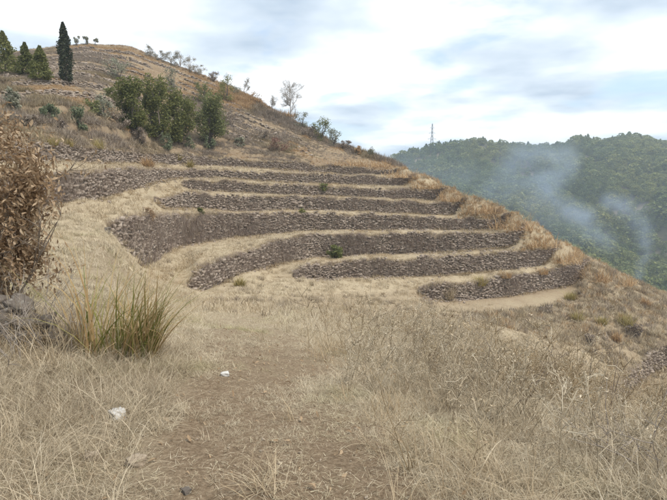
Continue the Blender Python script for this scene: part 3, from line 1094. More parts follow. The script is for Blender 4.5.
bush(179, 144, 54, 38, M['dark_green'], 'dark green tree just left of the gap in the slope clump', 'round_tree', 'tree', G1, 3, 5200, 0.21, clumps=24)
bush(210, 145, 50, 37, M['mid_green'], 'drooping green tree at the right end of the slope clump', 'round_tree', 'tree', G1, 4, 5200, 0.21, clumps=24)
bush(203, 104, 22, 18, M['mid_green'], 'bright green shrub above the right end of the tree clump', seed=5, nleaf=900)
bush(227, 101, 25, 22, M['dark_green'], 'dark green shrub by the upper stone wall pieces', seed=6, nleaf=1100)
bush(173, 92, 25, 22, M['sage'], 'feathery grey green shrub behind the tallest green tree', seed=7, nleaf=800, air=0.9)
bush(119, 80, 25, 30, M['sage'], 'feathery grey green shrub high on the hill right of the cypress', seed=8, nleaf=800, air=0.9)
bush(103, 117, 28, 26, M['sage'], 'thin grey green shrub left of the slope tree clump', seed=9, nleaf=750, air=0.9)
bush(80, 131, 24, 24, M['blue_green'], 'blue green shrub below the feathery grey shrub', seed=10, nleaf=900)
bush(50, 120, 17, 20, M['blue_green'], 'small blue green shrub below the cypress', seed=11, nleaf=700)
bush(15, 112, 24, 20, M['sage'], 'thin grey shrub near the left edge below the conifers', seed=12, nleaf=600, air=0.9)
bush(92, 116, 16, 22, M['mid_green'], 'low olive shrub beside the blue green shrub', seed=13, nleaf=600)
G2 = 'small round shrubs at the foot of the tree clump'
bush(167, 150, 17, 14, M['blue_green'], 'small round shrub, left of three under the tree clump', seed=14, nleaf=500, group=G2)
bush(190, 149, 14, 13, M['blue_green'], 'small round shrub, middle of three under the tree clump', seed=15, nleaf=450, group=G2)
bush(210, 149, 13, 13, M['blue_green'], 'small round shrub, right of three under the tree clump', seed=16, nleaf=450, group=G2)
bush(140, 144, 17, 17, M['brush'], 'brown dead shrub at the left foot of the tree clump', seed=17, nleaf=500)
bush(278, 151, 15, 24, M['red_brown'], 'reddish brown shrub on the slope right of the trees', seed=18, nleaf=600)
bush(321, 141, 24, 22, M['mid_green'], 'green shrub near the skyline right of the bare tree', seed=19, nleaf=900)
bush(334, 146, 18, 16, M['sage'], 'grey green shrub touching the skyline below the bare tree', seed=20, nleaf=600)
bush(371, 156, 10, 9, M['sage'], 'tiny shrub on the skyline near the end of the slope', seed=21, nleaf=250)
bare_tree(290, 114, 40, 'tall pale leafless tree on the skyline', 1)
bare_tree(272, 103, 18, 'small pale leafless tree left of the tall bare one', 2, depth=3, fuzz=700)
bare_tree(244, 92, 20, 'small pale leafless tree above the upper stone wall', 3, depth=3, fuzz=800)
bare_tree(303, 113, 24, 'leafless tree just right of the tall bare one', 4, depth=3, fuzz=800)
GS = 'brown and grey shrubs down the right shoulder of the hill'
for i, (px, py, h, w_, mm, lab) in enumerate([
    (214, 82, 12, 14, 'brush', 'brown shrub on the hill shoulder left of the dark green shrub'),
    (238, 97, 11, 18, 'sage', 'grey shrub on the hill shoulder below the small bare tree'),
    (256, 104, 12, 16, 'rust', 'rusty shrub on the hill shoulder left of the small bare tree'),
    (302, 128, 16, 20, 'sage', 'grey feathery shrub under the bare trees on the shoulder'),
    (309, 137, 13, 18, 'brush', 'brown shrub left of the green skyline shrub'),
    (346, 150, 10, 14, 'brush', 'small brown shrub on the shoulder right of the green skyline shrub'),
    (358, 154, 9, 12, 'rust', 'small rusty shrub low on the hill shoulder'),
    (263, 140, 12, 16, 'brush', 'brown shrub left of the reddish shrub'),
    (240, 147, 11, 16, 'sage', 'grey green low shrub right of the drooping tree'),
    (226, 125, 13, 18, 'brush', 'brown shrub beside the top of the drooping tree'),
    (120, 128, 16, 20, 'brush', 'brown shrub left of the slope clump at its foot'),
    (60, 132, 11, 16, 'brush', 'low brown shrub above the yellow grass clumps'),
    (30, 128, 12, 18, 'brush', 'low brown shrub on the far left slope'),
    (112, 98, 12, 18, 'mid_green', 'small olive shrub behind the thin grey shrub'),
]):
    bush(px, py, h, w_, M[mm], lab, 'hill_shrub', 'shrub', GS, 100 + i, 600, 0.16, air=0.7)
for i, (px, py, h) in enumerate([(150, 53, 10), (160, 56, 9), (171, 60, 13), (180, 64, 16), (190, 68, 15), (199, 72, 10)]):
    lab = ['thin pale shrub on the hill crest, first of the skyline row from the cypress', 'thin pale shrub on the hill crest, second of the skyline row', 'thin pale shrub on the hill crest, third of the skyline row',
           'tall thin pale shrub on the crest, fourth of the skyline row', 'tall thin pale shrub on the crest, fifth of the skyline row', 'thin pale shrub on the crest, last of the skyline row'][i]
    bush(px, py, h, 17, M['pale_leaf'], lab, 'skyline_shrub', 'shrub', 'pale shrubs along the crest', 30 + i, 900, 0.13, M['pale_bark'], 12, air=0.9)
for i, (px, py, h, lab) in enumerate([(77, 46, 10, 'tiny dark tree on the crest just right of the cypress'), (86, 45, 8, 'tiny dark tree on the crest, middle of three beyond the cypress'), (95, 44.5, 7, 'tiny dark tree on the crest, right of three beyond the cypress')]):
    bush(px, py, h, 7, M['sage'], lab, 'crest_tree', 'tree', 'tiny trees on the crest', 40 + i, 220, 0.2, clumps=6, trunk=0.3)
bush(335, 258, 15, 19, M['mid_green'], 'green shrub at the foot of the third terrace wall', seed=50, nleaf=900, leaf=0.16)
bush(323, 194, 9, 12, M['mid_green'], 'small green shrub against the sixth terrace wall', seed=51, nleaf=400, leaf=0.18)
bush(302, 213, 6, 9, M['dark_green'], 'small dark plant on the edge of the fourth terrace wall', seed=52, nleaf=200, leaf=0.14)
bush(201, 216, 8, 8, M['dark_green'], 'little dark green plant on the top of the tall left wall end', seed=53, nleaf=220, leaf=0.14)
bush(148, 231, 16, 22, M['dead_leaf'], 'orange brown dead shrub on top of the tall left wall end', seed=54, nleaf=450, leaf=0.13)
bush(634, 336, 15, 18, M['brush'], 'dark leafless shrub on the right slope below the yellow tussocks', seed=55, nleaf=450, leaf=0.14)
bush(588, 345, 13, 14, M['brush'], 'dark shrub in the hollow left of the lower right wall', seed=56, nleaf=350, leaf=0.12)
bush(547, 312, 11, 17, M['brush'], 'dark brown shrub on the bank under the curving path', seed=57, nleaf=350, leaf=0.14)


# tussocks that stand out one by one
def tussock(px, py, hpx, wpx, mat, label, group, seed, n=260, name='grass_tussock', lean=(0.1, 0.9)):
    rng = np.random.default_rng(seed + 400)
    b = place(px, py)
    k = b[1] / 495
    H, Rr = hpx * k, wpx * k / 2
    V, F = blades(n, rng, Rr * (0.55 if n != 300 else 0.85), H * 0.35, H * 1.1, 0.035 * max(b[1] / 40, 0.1), lean, 0.7, 3)
    thing(name, label, 'grass', b - np.array([0, 0, 0.03]), group, me=mesh_np(name, V, F, mat))


GT = 'grass tussocks on the right slope'
for i, (px, py, h, w_, mm, lab) in enumerate([
    (570, 300, 11, 17, 'yellow_grass', 'yellow green tussock beside the curving path'),
    (577, 321, 13, 20, 'yellow_grass', 'yellow tussock on the bank below the path, left of a wide one'),
    (601, 324, 11, 18, 'yellow_grass', 'low yellow tussock between the path bank and the widest tussock'),
    (625, 327, 20, 32, 'yellow_grass', 'widest yellow tussock on the right slope'),
    (616, 341, 13, 16, 'rust', 'rusty tussock under the widest yellow tussock'),
    (645, 306, 11, 16, 'rust', 'orange tussock high on the right slope near the edge'),
    (655, 336, 11, 20, 'straw', 'straw tussock near the right edge above the lower wall'),
    (480, 289, 14, 20, 'yellow_grass', 'yellow green tussock on top of the lowest main wall'),
    (447, 300, 20, 24, 'straw', 'tall straw tussock hiding the left end of the lowest main wall'),
    (505, 283, 9, 22, 'rust', 'rusty tussock on the middle of the lowest main wall top'),
    (541, 274, 8, 24, 'rust', 'reddish tussock near the right end of the lowest main wall'),
]):
    tussock(px, py, h, w_, M[mm], lab, GT, i)
GR = 'rust coloured grass mounds along the spur'
for i, (px, py, h, w_, lab) in enumerate([
    (513, 229, 22, 46, 'largest rust brown grass mound at the right end of the fourth wall'),
    (540, 246, 17, 40, 'rust brown grass mound right of the third wall end'),
    (563, 262, 20, 44, 'rust brown grass mound beyond the second wall end'),
    (480, 213, 16, 36, 'rust brown grass mound at the end of the fifth wall'),
    (455, 201, 13, 34, 'rust brown grass mound at the end of the sixth wall'),
    (425, 189, 13, 36, 'rust brown grass mound at the end of the seventh wall'),
    (402, 178, 12, 40, 'orange grass mound above the end of the seventh wall'),
    (596, 280, 17, 30, 'rust brown grass mound just past the lowest wall end'),
    (620, 284, 13, 30, 'straw brown grass mound on the spur crest near the right edge'),
    (343, 166, 10, 40, 'orange grass mound on top of the uppermost wall'),
    (372, 167, 11, 40, 'orange grass mound at the end of the uppermost wall'),
]):
    tussock(px, py, h, w_ * 1.15, M['rust'], lab, GR, 40 + i, 300, 'grass_mound', (0.05, 1.5))
GY_ = 'yellow green grass clumps on the upper left terrace'
for i, (px, py, h, w_, lab) in enumerate([(52, 150, 12, 22, 'yellow green grass clump nearest the left edge above the top wall'), (68, 149, 11, 18, 'yellow green grass clump second from the left above the top wall'),
                                          (97, 150, 13, 22, 'yellow green grass clump third from the left above the top wall'), (178, 163, 10, 8, 'narrow yellow grass clump below the round shrubs'),
                                          (190, 168, 11, 8, 'narrow yellow grass clump just right of another')]):
    tussock(px, py, h, w_, M['yellow_grass'], lab, GY_, 60 + i, 200)
tussock(148, 168, 15, 16, M['rust'], 'orange brown grass clump above the left grey wall', None, 70, 240)
tussock(240, 286, 12, 20, M['yellow_grass'], 'olive yellow tussock below the third wall left end', None, 71, 240)
GP = 'star shaped straw tufts on the path'
for i, (px, py, h, w_, lab) in enumerate([(200, 441, 24, 40, 'small star shaped straw tuft on the path right of the white stone'), (279, 476, 34, 46, 'straw tuft at the bottom of the path, larger than the star shaped one'),
                                          (262, 352, 16, 30, 'pale straw tuft on the right edge of the path above the flat white stone')]):
    tussock(px, py, h, w_, M['straw'], lab, GP, 80 + i, 34, lean=(0.2, 1.5))
tussock(285, 118, 10, 30, M['rust'], 'orange grass clump under the tall bare tree', None, 72, 300)

# ------------------------------------------------------------------ grass and weeds that nobody could count
rng = np.random.default_rng(5)
short_p = proto_set('short_tuft', [mesh_np('short_tuft', *blades(26, rng, 0.10, 0.06, 0.20, 0.0055, (0.5, 1.45), 0.7, 3), M['short']) for i in range(7)])
straw_p = proto_set('straw_tuft', [mesh_np('straw_tuft', *blades(30, rng, 0.10, 0.18, 0.55, 0.005, (0.05, 1.15), 1.2, 5), M['straw']) for i in range(7)])
far_p = proto_set('far_tuft', [mesh_np('far_tuft', *blades(34, rng, 0.30, 0.12, 0.38, 0.022, (0.2, 1.2), 0.8, 2), M['straw']) for i in range(6)])
brush_p = proto_set('brush_tuft', [mesh_np('brush_tuft', *blades(46, rng, 0.38, 0.25, 0.85, 0.035, (0.1, 1.1), 0.8, 2), M['brush']) for i in range(6)])
rust_p = proto_set('rust_tuft', [mesh_np('rust_tuft', *blades(46, rng, 0.34, 0.2, 0.65, 0.035, (0.1, 1.1), 0.8, 2), M['rust']) for i in range(6)])
vine_p = proto_set('vine', [mesh_np('vine', *blades(36, rng, 0.28, 0.3, 0.95, 0.012, (0.0, 0.45), 0.6, 3), M['vine']) for i in range(6)])


hang_p = proto_set('overhang_tuft', [mesh_np('overhang_tuft', *blades(26, np.random.default_rng(700 + i), 0.22, 0.35, 0.85, 0.017, (0.3, 1.2), 2.4, 4), M['straw' if i < 3 else 'vine']) for i in range(6)])


def weed_mesh(rng, h):
    out, tips = [], []
    d = np.array([rng.normal(0, .18), rng.normal(0, .18), 1.0])
    p = np.zeros(3)
    pts, rad = [p.copy()], [0.0042]
    ns = 7
    for i in range(ns):
        d = d + rng.normal(0, 0.10, 3)
        d /= np.linalg.norm(d)
        p = p + d * h / ns
        pts.append(p.copy())
        rad.append(0.0042 * (1 - 0.6 * (i + 1) / ns))
    out.append((np.array(pts), np.array(rad)))
    for j in range(rng.integers(7, 15)):
        u = rng.uniform(0.25, 1)
        q = pts[int(u * ns)]
        nd = np.array([rng.normal(0, .6), rng.normal(0, .6), rng.uniform(0.3, 1.0)])
        nd /= np.linalg.norm(nd)
        ln = h * rng.uniform(0.10, 0.32)
        a_ = q + nd * ln * 0.5 + rng.normal(0, .015, 3)
        b_ = q + nd * ln + rng.normal(0, .03, 3) + np.array([0, 0, -0.02])
        out.append((np.array([q, a_, b_]), np.array([0.0026, 0.0022, 0.0014])))
        for _ in range(4):
            tips.append(a_ + (b_ - a_) * rng.uniform(0, 1) + rng.normal(0, 0.012, 3))
    parts = [tubes(out, 3), leaves(np.array(tips), 0.013, rng, 1.8)]
    bl = blades(14, rng, 0.07, 0.15, 0.5, 0.0042, (0.1, 1.2), 1.2, 4)
    return joinVF(parts + [bl])


weed_p = proto_set('weed', [mesh_np('weed', *weed_mesh(rng, rng.uniform(0.5, 0.85)), M['weed']) for i in range(12)])


def tangle_mesh(rng):
    V, F = blades(16, rng, 0.2, 0.35, 0.9, 0.0055, (0.3, 1.3), 1.0, 5)
    out = []
    for j in range(7):
        p = np.array([rng.uniform(-.2, .2), rng.uniform(-.2, .2), 0])
        d = np.array([rng.normal(0, .7), rng.normal(0, .7), rng.uniform(.3, 1)])
        d /= np.linalg.norm(d)
        pts = [p]
        for i in range(4):
            d = d + rng.normal(0, .2, 3) - np.array([0, 0, 0.08])
            p = p + d / np.linalg.norm(d) * rng.uniform(.08, .18)
            pts.append(p)
        out.append((np.array(pts), np.linspace(0.003, 0.001, 5)))
    return joinVF([(V, F), tubes(out, 3)])


tangle_p = proto_set('tangle', [mesh_np('tangle', *tangle_mesh(rng), M['weed']) for i in range(8)])

# short grass over the near ground
P_, S_, T_ = [], [], []
for (n, d0, d1, s0, s1) in [(32000, 1.25, 5.0, 0.4, 0.95), (27000, 5, 11, 0.6, 1.3), (16000, 11, 26, 1.0, 2.2)]:
    X, Y = in_region(n, d0, d1, -260 if d0 < 8 else -140, 1020 if d0 < 8 else 810)
    Z, R = ground(X, Y)
    pm = path_mask(X, Y)
    dens = 0.18 + 0.82 * smooth(-0.25, 0.3, fbm(X / 0.7, Y / 0.7, 61, 3)) - 0.22 * pm * (1 - smooth(5, 12, Y))
    ok = (RNG.uniform(0, 1, n) < dens) & (RT[R] != 2)
    s = RNG.uniform(s0, s1, n) * (1 - 0.5 * pm) * (1 + 0.8 * fbm(X / 0.9, Y / 0.9, 63, 2))
    tint = smooth(0.1, 0.6, fbm(X / 0.9, Y / 0.9, 67, 3)) * 0.6
    P_.append(np.stack([X, Y, Z - 0.01], -1)[ok]); S_.append(s[ok]); T_.append(tint[ok])
P_, S_, T_ = map(np.concatenate, (P_, S_, T_))
scatter('short_dry_grass', 'short dry grass over the foreground path and slope', short_p, 7, P_, rnd_rot(len(P_), 0.2), S_, T_)

# longer pale straw grass on both sides of the path and down the slope
P_, S_, T_ = [], [], []
for (n, d0, d1, s0, s1) in [(3000, 1.5, 6, 0.35, 0.8), (5700, 6, 14, 0.5, 1.1), (9000, 14, 44, 0.9, 1.7)]:
    X, Y = in_region(n, d0, d1, -260 if d0 < 8 else -140, 1020 if d0 < 8 else 810)
    Z, R = ground(X, Y)
    px = 333.5 + 500 * X / Y
    pm = path_mask(X, Y)
    dens = np.clip(0.30 + 1.0 * fbm(X / 1.5, Y / 1.5, 71, 3), 0, 1) * (1 - 0.95 * pm)
    lp = (px > 60) & (px < 150) & (Y > 9) & (Y < 30)
    dens = dens * np.where(lp, 0.35, 1)
    dens = dens * np.where((RT[R] == 1) & (Y > 24), 0.3, 1)
    ok = (RNG.uniform(0, 1, n) < dens) & (RT[R] != 2)
    s = RNG.uniform(s0, s1, n) * (1 - 0.4 * lp) * (1 - 0.6 * smooth(600, 640, px) * smooth(5, 9, Y))
    P_.append(np.stack([X, Y, Z - 0.02], -1)[ok]); S_.append(s[ok])
    T_.append((smooth(-0.1, 0.5, fbm(X / 3, Y / 3, 73, 3)))[ok])
P_, S_, T_ = map(np.concatenate, (P_, S_, T_))
scatter('straw_grass', 'pale straw coloured grass down the slope beside the path', straw_p, 7, P_, rnd_rot(len(P_), 0.15), S_, T_)

# tall dry weeds on the right, twiggy tangle at the left
P_, S_, T_ = [], [], []
for (n, d0, d1, s0, s1) in [(2000, 2.4, 6, 0.6, 0.95), (2500, 6, 14, 0.8, 1.4), (2600, 14, 30, 0.9, 1.4)]:
    X, Y = in_region(n, d0, d1, 250, 830)
    Z, R = ground(X, Y)
    px = 333.5 + 500 * X / Y
    dens = smooth(290, 450, px) * np.clip(0.55 + 1.1 * fbm(X / 1.1, Y / 1.1, 81, 3), 0.1, 1)
    dens = dens * np.where(Y < 4.5, smooth(380, 520, px), 1)
    ok = (RNG.uniform(0, 1, n) < dens) & (RT[R] != 2)
    s = RNG.uniform(s0 * 0.7, s1 * 1.15, n) * (1 - 0.72 * smooth(585, 635, px) * smooth(5, 9, Y)) * (1 - 0.15 * smooth(12, 20, Y))
    P_.append(np.stack([X, Y, Z - 0.02], -1)[ok]); S_.append(s[ok])
    T_.append((smooth(-0.1, 0.5, fbm(X / 2.5, Y / 2.5, 83, 3)))[ok])
P_, S_, T_ = map(np.concatenate, (P_, S_, T_))
scatter('tall_dry_weeds', 'tall dry branching weeds on the right of the path', weed_p, 12, P_, rnd_rot(len(P_), 0.18), S_, T_, 'weeds')

P_, S_, T_ = [], [], []
for (n, d0, d1, x0, x1, dn) in [(2600, 2.0, 5.6, -140, 175, 0.8), (700, 5.6, 9, -140, 130, 0.5), (1800, 2.0, 8, 380, 810, 0.6), (1800, 8, 20, 330, 810, 0.5)]:
    X, Y = in_region(n, d0, d1, x0, x1)
    Z, R = ground(X, Y)
    px = 333.5 + 500 * X / Y
    pm = path_mask(X, Y)
    ok = (RNG.uniform(0, 1, n) < dn * (1 - 0.8 * smooth(600, 640, px) * smooth(5, 9, Y)) * np.clip(0.75 + 1.2 * fbm(X / 0.9, Y / 0.9, 91, 2), 0.05, 1)) & (pm < 0.3)
    P_.append(np.stack([X, Y, Z - 0.02], -1)[ok]); S_.append(RNG.uniform(0.25, 0.75, ok.sum()) * (0.8 if x1 < 200 else 1))
    T_.append(RNG.uniform(0, 0.45 if x1 < 200 else 0.8, ok.sum()))
P_, S_, T_ = map(np.concatenate, (P_, S_, T_))
scatter('dry_stem_tangle', 'tangle of bent dry stems in the foreground left and right', tangle_p, 8, P_, rnd_rot(len(P_), 0.2), S_, T_, 'weeds')

# grass on the terrace treads and path
X, Y = in_region(40000, 20, 80, -140, 700)
Z, R = ground(X, Y)
ok = (RT[R] == 1)
X, Y, Z, R = X[ok], Y[ok], Z[ok], R[ok]
s = RNG.uniform(0.35, 1.0, len(X)) * (1 + 0.9 * fbm(X / 4, Y / 4, 95, 2))
scatter('terrace_grass', 'short pale dry grass on the terrace treads', far_p, 6, np.stack([X, Y, Z - 0.02], -1), rnd_rot(len(X), 0.1), s, smooth(0.0, 0.5, fbm(X / 5, Y / 5, 97, 3)))

# coarse grass on the slope between the near weeds and the terraces
X, Y = in_region(15000, 15, 52, -140, 810)
Z, R = ground(X, Y)
px = 333.5 + 500 * X / Y
pathlow = (Y > np.interp(px, cols, Dw[1]) - 5.0) & (px > 440) & (px < 588)
ok = (RT[R] == 0) & ~pathlow & (RNG.uniform(0, 1, len(X)) < np.clip(0.65 + 1.1 * fbm(X / 2.5, Y / 2.5, 98, 3), 0.1, 1) * smooth(14, 24, Y))
X, Y, Z = X[ok], Y[ok], Z[ok]
wv = RNG.uniform(0, 1, len(X)) < 0.35 + 0.8 * fbm(X / 4, Y / 4, 99, 2)
s = RNG.uniform(0.5, 1.2, len(X))
scatter('slope_grass', 'coarse straw grass on the middle slope in front of the terraces', far_p, 6, np.stack([X, Y, Z - 0.03], -1)[~wv], rnd_rot((~wv).sum(), 0.15), s[~wv], RNG.uniform(0, 0.7, (~wv).sum()))
scatter('slope_brush', 'brown brush patches on the middle slope in front of the terraces', brush_p, 6, np.stack([X, Y, Z - 0.05], -1)[wv], rnd_rot(wv.sum(), 0.15), s[wv] * 0.6, RNG.uniform(0, 1, wv.sum()), 'brush')

# brush on the upper hill
X, Y = in_region(95000, 26, 112, -140, 420)
Z, R = ground(X, Y)
dens = np.clip(0.7 + 1.2 * fbm(X / 4, Y / 4, 101, 3), 0.15, 1) * np.where(RT[R] == 4, 0.3, 1)
LASTW = wall_lines(NW - 1)[1]
ok = (R >= LASTW) & (RNG.uniform(0, 1, len(X)) < dens)
X, Y, Z, R = X[ok], Y[ok], Z[ok], R[ok]
hue = fbm(X / 9, Y / 9, 103, 3) + 0.10 * (X / 20 + 1.5) + 0.22 * smooth(230, 370, 333.5 + 500 * X / Y)
ru = hue > 0.16
sz = RNG.uniform(0.35, 0.95, len(X)) * (1 + 0.9 * fbm(X / 6, Y / 6, 105, 2))
pxb = 333.5 + 500 * X / Y
sz = sz * (1 - 0.25 * smooth(50, 65, Y)) * (1 + 1.7 * smooth(170, 220, pxb) * smooth(NRW - 24, NRW - 12, R))
scatter('brown_brush', 'brown dry brush over the upper hillside', brush_p, 6, np.stack([X, Y, Z - 0.05], -1)[~ru], rnd_rot((~ru).sum(), 0.12), sz[~ru], smooth(-0.2, 0.5, fbm(X / 5, Y / 5, 107, 3))[~ru], 'brush')
scatter('rust_grass', 'rust coloured grass along the spur and upper hillside', rust_p, 6, np.stack([X, Y, Z - 0.05], -1)[ru], rnd_rot(ru.sum(), 0.12), sz[ru] * 0.9, RNG.uniform(0, 1, ru.sum()), 'grass')

# rough brush on the spur past the wall ends and the right slope
X, Y = in_region(34000, 30, 95, 370, 800)
Z, R = ground(X, Y)
px = 333.5 + 500 * X / Y
py = np.interp(px, [r[0] for r in SKY], [r[1] for r in SKY])
endp = np.zeros(len(X), bool)
onend = np.full(len(X), 9999.0)
ownend = np.full(len(X), 9999.0)
for k in range(1, NW):
    rb, rt = wall_lines(k)
    m_ = (R > rb)
    onend[m_] = (W[k + 1]['xe'] if k + 1 < NW else 400)
    ownend[R >= rb] = W[k]['xe']
spur = (px > onend - 6)
low = (R < wall_lines(1)[0]) & (Y > 36) & (px > 470)
pth = low & (Y > np.interp(px, cols, Dw[1]) - 5.5) & (px < 585)
ok = (spur | (low & ~pth)) & ((RT[R] != 2) | (px > ownend - 7)) & (RNG.uniform(0, 1, len(X)) < np.clip(0.75 + 1.0 * fbm(X / 3, Y / 3, 111, 3), 0.15, 1))
X, Y, Z, sp_ = X[ok], Y[ok], Z[ok], spur[ok]
ru = RNG.uniform(0, 1, len(X)) < np.where(sp_, 0.7, 0.15)
sz = RNG.uniform(0.4, 1.15, len(X))
mixs = (~ru) & (RNG.uniform(0, 1, len(X)) < 0.5)
scatter('spur_straw', 'pale straw grass on the right slope below the path', far_p, 6, np.stack([X, Y, Z - 0.03], -1)[mixs], rnd_rot(mixs.sum(), 0.15), sz[mixs] * 1.6, RNG.uniform(0, 0.5, mixs.sum()))
bro = (~ru) & ~mixs
scatter('spur_brush', 'brown brush on the right slope below the path', brush_p, 6, np.stack([X, Y, Z - 0.05], -1)[bro], rnd_rot(bro.sum(), 0.12), sz[bro], RNG.uniform(0, 1, bro.sum()), 'brush')
scatter('spur_grass', 'rusty grass past the ends of the terrace walls', rust_p, 6, np.stack([X, Y, Z - 0.05], -1)[ru], rnd_rot(ru.sum(), 0.12), sz[ru], RNG.uniform(0, 1, ru.sum()))

# dry stems on and over the walls
P_, S_, T_, Rt_ = [], [], [], []
for k, (base, top) in enumerate(FACES):
    seg = np.linalg.norm(np.diff(base[:, :2], axis=0), axis=1)
    s = np.concatenate([[0], np.cumsum(seg)])
    n = int(s[-1] * 46)
    q = RNG.uniform(0, s[-1], n)
    cover = smooth(-0.25, 0.35, fbm(q / 4, k * 9.1 + 0 * q, 121, 3))
    bx, by, bz = (np.interp(q, s, base[:, i]) for i in range(3))
    tx, ty, tz = (np.interp(q, s, top[:, i]) for i in range(3))
    px = 333.5 + 500 * bx / by
    extra = np.where((k == 7) & (px < 170), 0.3, 0) + np.where((k == 4) & (px < 225), 0.5, 0) + np.where((k == 3) & (px < 300), 0.25 + 0.4 * (px < 255), 0)
    ok = RNG.uniform(0, 1, n) < (0.26 + 0.6 * cover + extra)
    u = RNG.uniform(-0.05, 0.9, n)
    nrm = np.stack([-bx, -by], -1) / np.hypot(bx, by)[:, None]
    P = np.stack([bx + (tx - bx) * u + nrm[:, 0] * 0.22, by + (ty - by) * u + nrm[:, 1] * 0.22, bz + (tz - bz) * u], -1)
    hh = np.clip(tz - bz, 0.3, 3)
    P_.append(P[ok]); S_.append((RNG.uniform(0.35, 0.9, n) * np.clip(hh / 1.7, 0.5, 1.5))[ok]); T_.append(RNG.uniform(0, 1, n)[ok])
    r = rnd_rot(n, 0.15)
    Rt_.append(r[ok])
P_, S_, T_, Rt_ = map(np.concatenate, (P_, S_, T_, Rt_))
scatter('dry_wall_stems', 'dry grey brown stems growing over the terrace walls', vine_p, 6, P_, Rt_, S_, T_, 'weeds')

P_, S_, T_ = [], [], []
for k, (base, top) in enumerate(FACES):
    seg = np.linalg.norm(np.diff(base[:, :2], axis=0), axis=1)
    s = np.concatenate([[0], np.cumsum(seg)])
    for line, dens, sg in ((top, 13, 1), (base, 11, -1)):
        n = int(s[-1] * dens)
        q = RNG.uniform(0, s[-1], n)
        x, y, z = (np.interp(q, s, line[:, i]) for i in range(3))
        off = RNG.uniform(-0.1, 0.5, n) * sg
        ok = RNG.uniform(0, 1, n) < np.clip(0.5 + 1.5 * fbm(q / 3, k * 5.7 + sg + 0 * q, 131, 3), 0.08, 1)
        P_.append(np.stack([x + x / y * off, y + off, z - 0.03 + (0.05 if sg > 0 else 0)], -1)[ok])
        S_.append((RNG.uniform(0.4, 1.25, n) * (0.85 if sg > 0 else 1.1))[ok])
        T_.append(np.clip(RNG.uniform(0, 1, n) + (0.2 if sg < 0 else -0.2), 0, 1)[ok])
P_, S_, T_ = map(np.concatenate, (P_, S_, T_))
HP, HS, HT = [], [], []
for k, (base, top) in enumerate(FACES):
    seg = np.linalg.norm(np.diff(base[:, :2], axis=0), axis=1)
    s = np.concatenate([[0], np.cumsum(seg)])
    n = int(s[-1] * 9)
    q = RNG.uniform(0, s[-1], n)
    x, y, z = (np.interp(q, s, top[:, i]) for i in range(3))
    ok = RNG.uniform(0, 1, n) < np.clip(0.4 + 1.7 * fbm(q / 2.5, k * 4.9 + 0 * q, 171, 3), 0.05, 1)
    HP.append(np.stack([x - x / y * 0.05, y - 0.05, z - 0.02], -1)[ok])
    HS.append(RNG.uniform(0.5, 1.15, ok.sum()))
    HT.append(RNG.uniform(0, 1, ok.sum()))
HP, HS, HT = map(np.concatenate, (HP, HS, HT))
scatter('overhanging_grass', 'dry grass drooping over the top edges of the terrace walls', hang_p, 6, HP, rnd_rot(len(HP), 0.2), HS, HT)
scatter('wall_edge_grass', 'dry grass fringe along the tops and feet of the terrace walls', far_p, 6, P_, rnd_rot(len(P_), 0.25), S_, T_)

# ------------------------------------------------------------------ foreground things
# big clump of sword-shaped grass left of the path
def sword_clump(px, py, label, seed, n_g, n_d, h0, h1, rad, wdt, lean_bias):
    rng = np.random.default_rng(seed)
    b = place(px, py)
    th = thing('sword_grass_clump', label, 'grass clump', b - np.array([0, 0, 0.03]), 'tall green grass clumps by the path')
    for nm, n, mt, ls in (('green_blades', n_g, 'blade_green', 1.0), ('dry_blades', n_d, 'blade_dry', 1.05)):
        az = rng.normal(lean_bias, 1.15, n)
        V, F = blades(n, rng, rad, h0 * ls, h1 * ls, wdt, (0.02, 0.62), 0.75, 6, azi=az)
        obj(nm, mesh_np(nm, V, F, M[mt]), th, kind='stuff')
    V, F = blades(60, rng, rad * 1.1, 0.2, 0.5, wdt, (0.5, 1.5), 0.8, 4)
    obj('dead_base_blades', mesh_np('dead_base_blades', V, F, M['blade_dry']), th, kind='stuff')


sword_clump(134, 361, 'big clump of long green and straw blades leaning right beside the path', 3, 115, 190, 0.6, 1.2, 0.24, 0.013, 0.1)
sword_clump(94, 360, 'narrow upright clump of green blades left of the big clump', 4, 30, 30, 0.85, 1.4, 0.12, 0.013, 1.6)


# dry brown-leaved bush at the left edge
def leaf_mesh(s, seed):
    rng = np.random.default_rng(seed)
    ys = np.array([0, 0.25, 0.55, 0.8, 1.0]) * s
    ws = np.array([0.02, 0.17, 0.22, 0.15, 0.02]) * s
    curl = rng.uniform(-0.9, 0.9)
    V, F = [], []
    for y, w_ in zip(ys, ws):
        z = curl * y * y / s
        k0, k1, k2 = rng.uniform(0.1, 1.2), rng.uniform(-0.2, 1.2), rng.normal(0, 0.05) * s
        V += [(-w_ * rng.uniform(0.7, 1.2), y, z + k0 * w_), (k2, y, z), (w_ * rng.uniform(0.7, 1.2), y, z + k1 * w_)]
    for i in range(4):
        o = i * 3
        F += [(o, o + 1, o + 4, o + 3), (o + 1, o + 2, o + 5, o + 4)]
    return np.array(V), np.array(F)


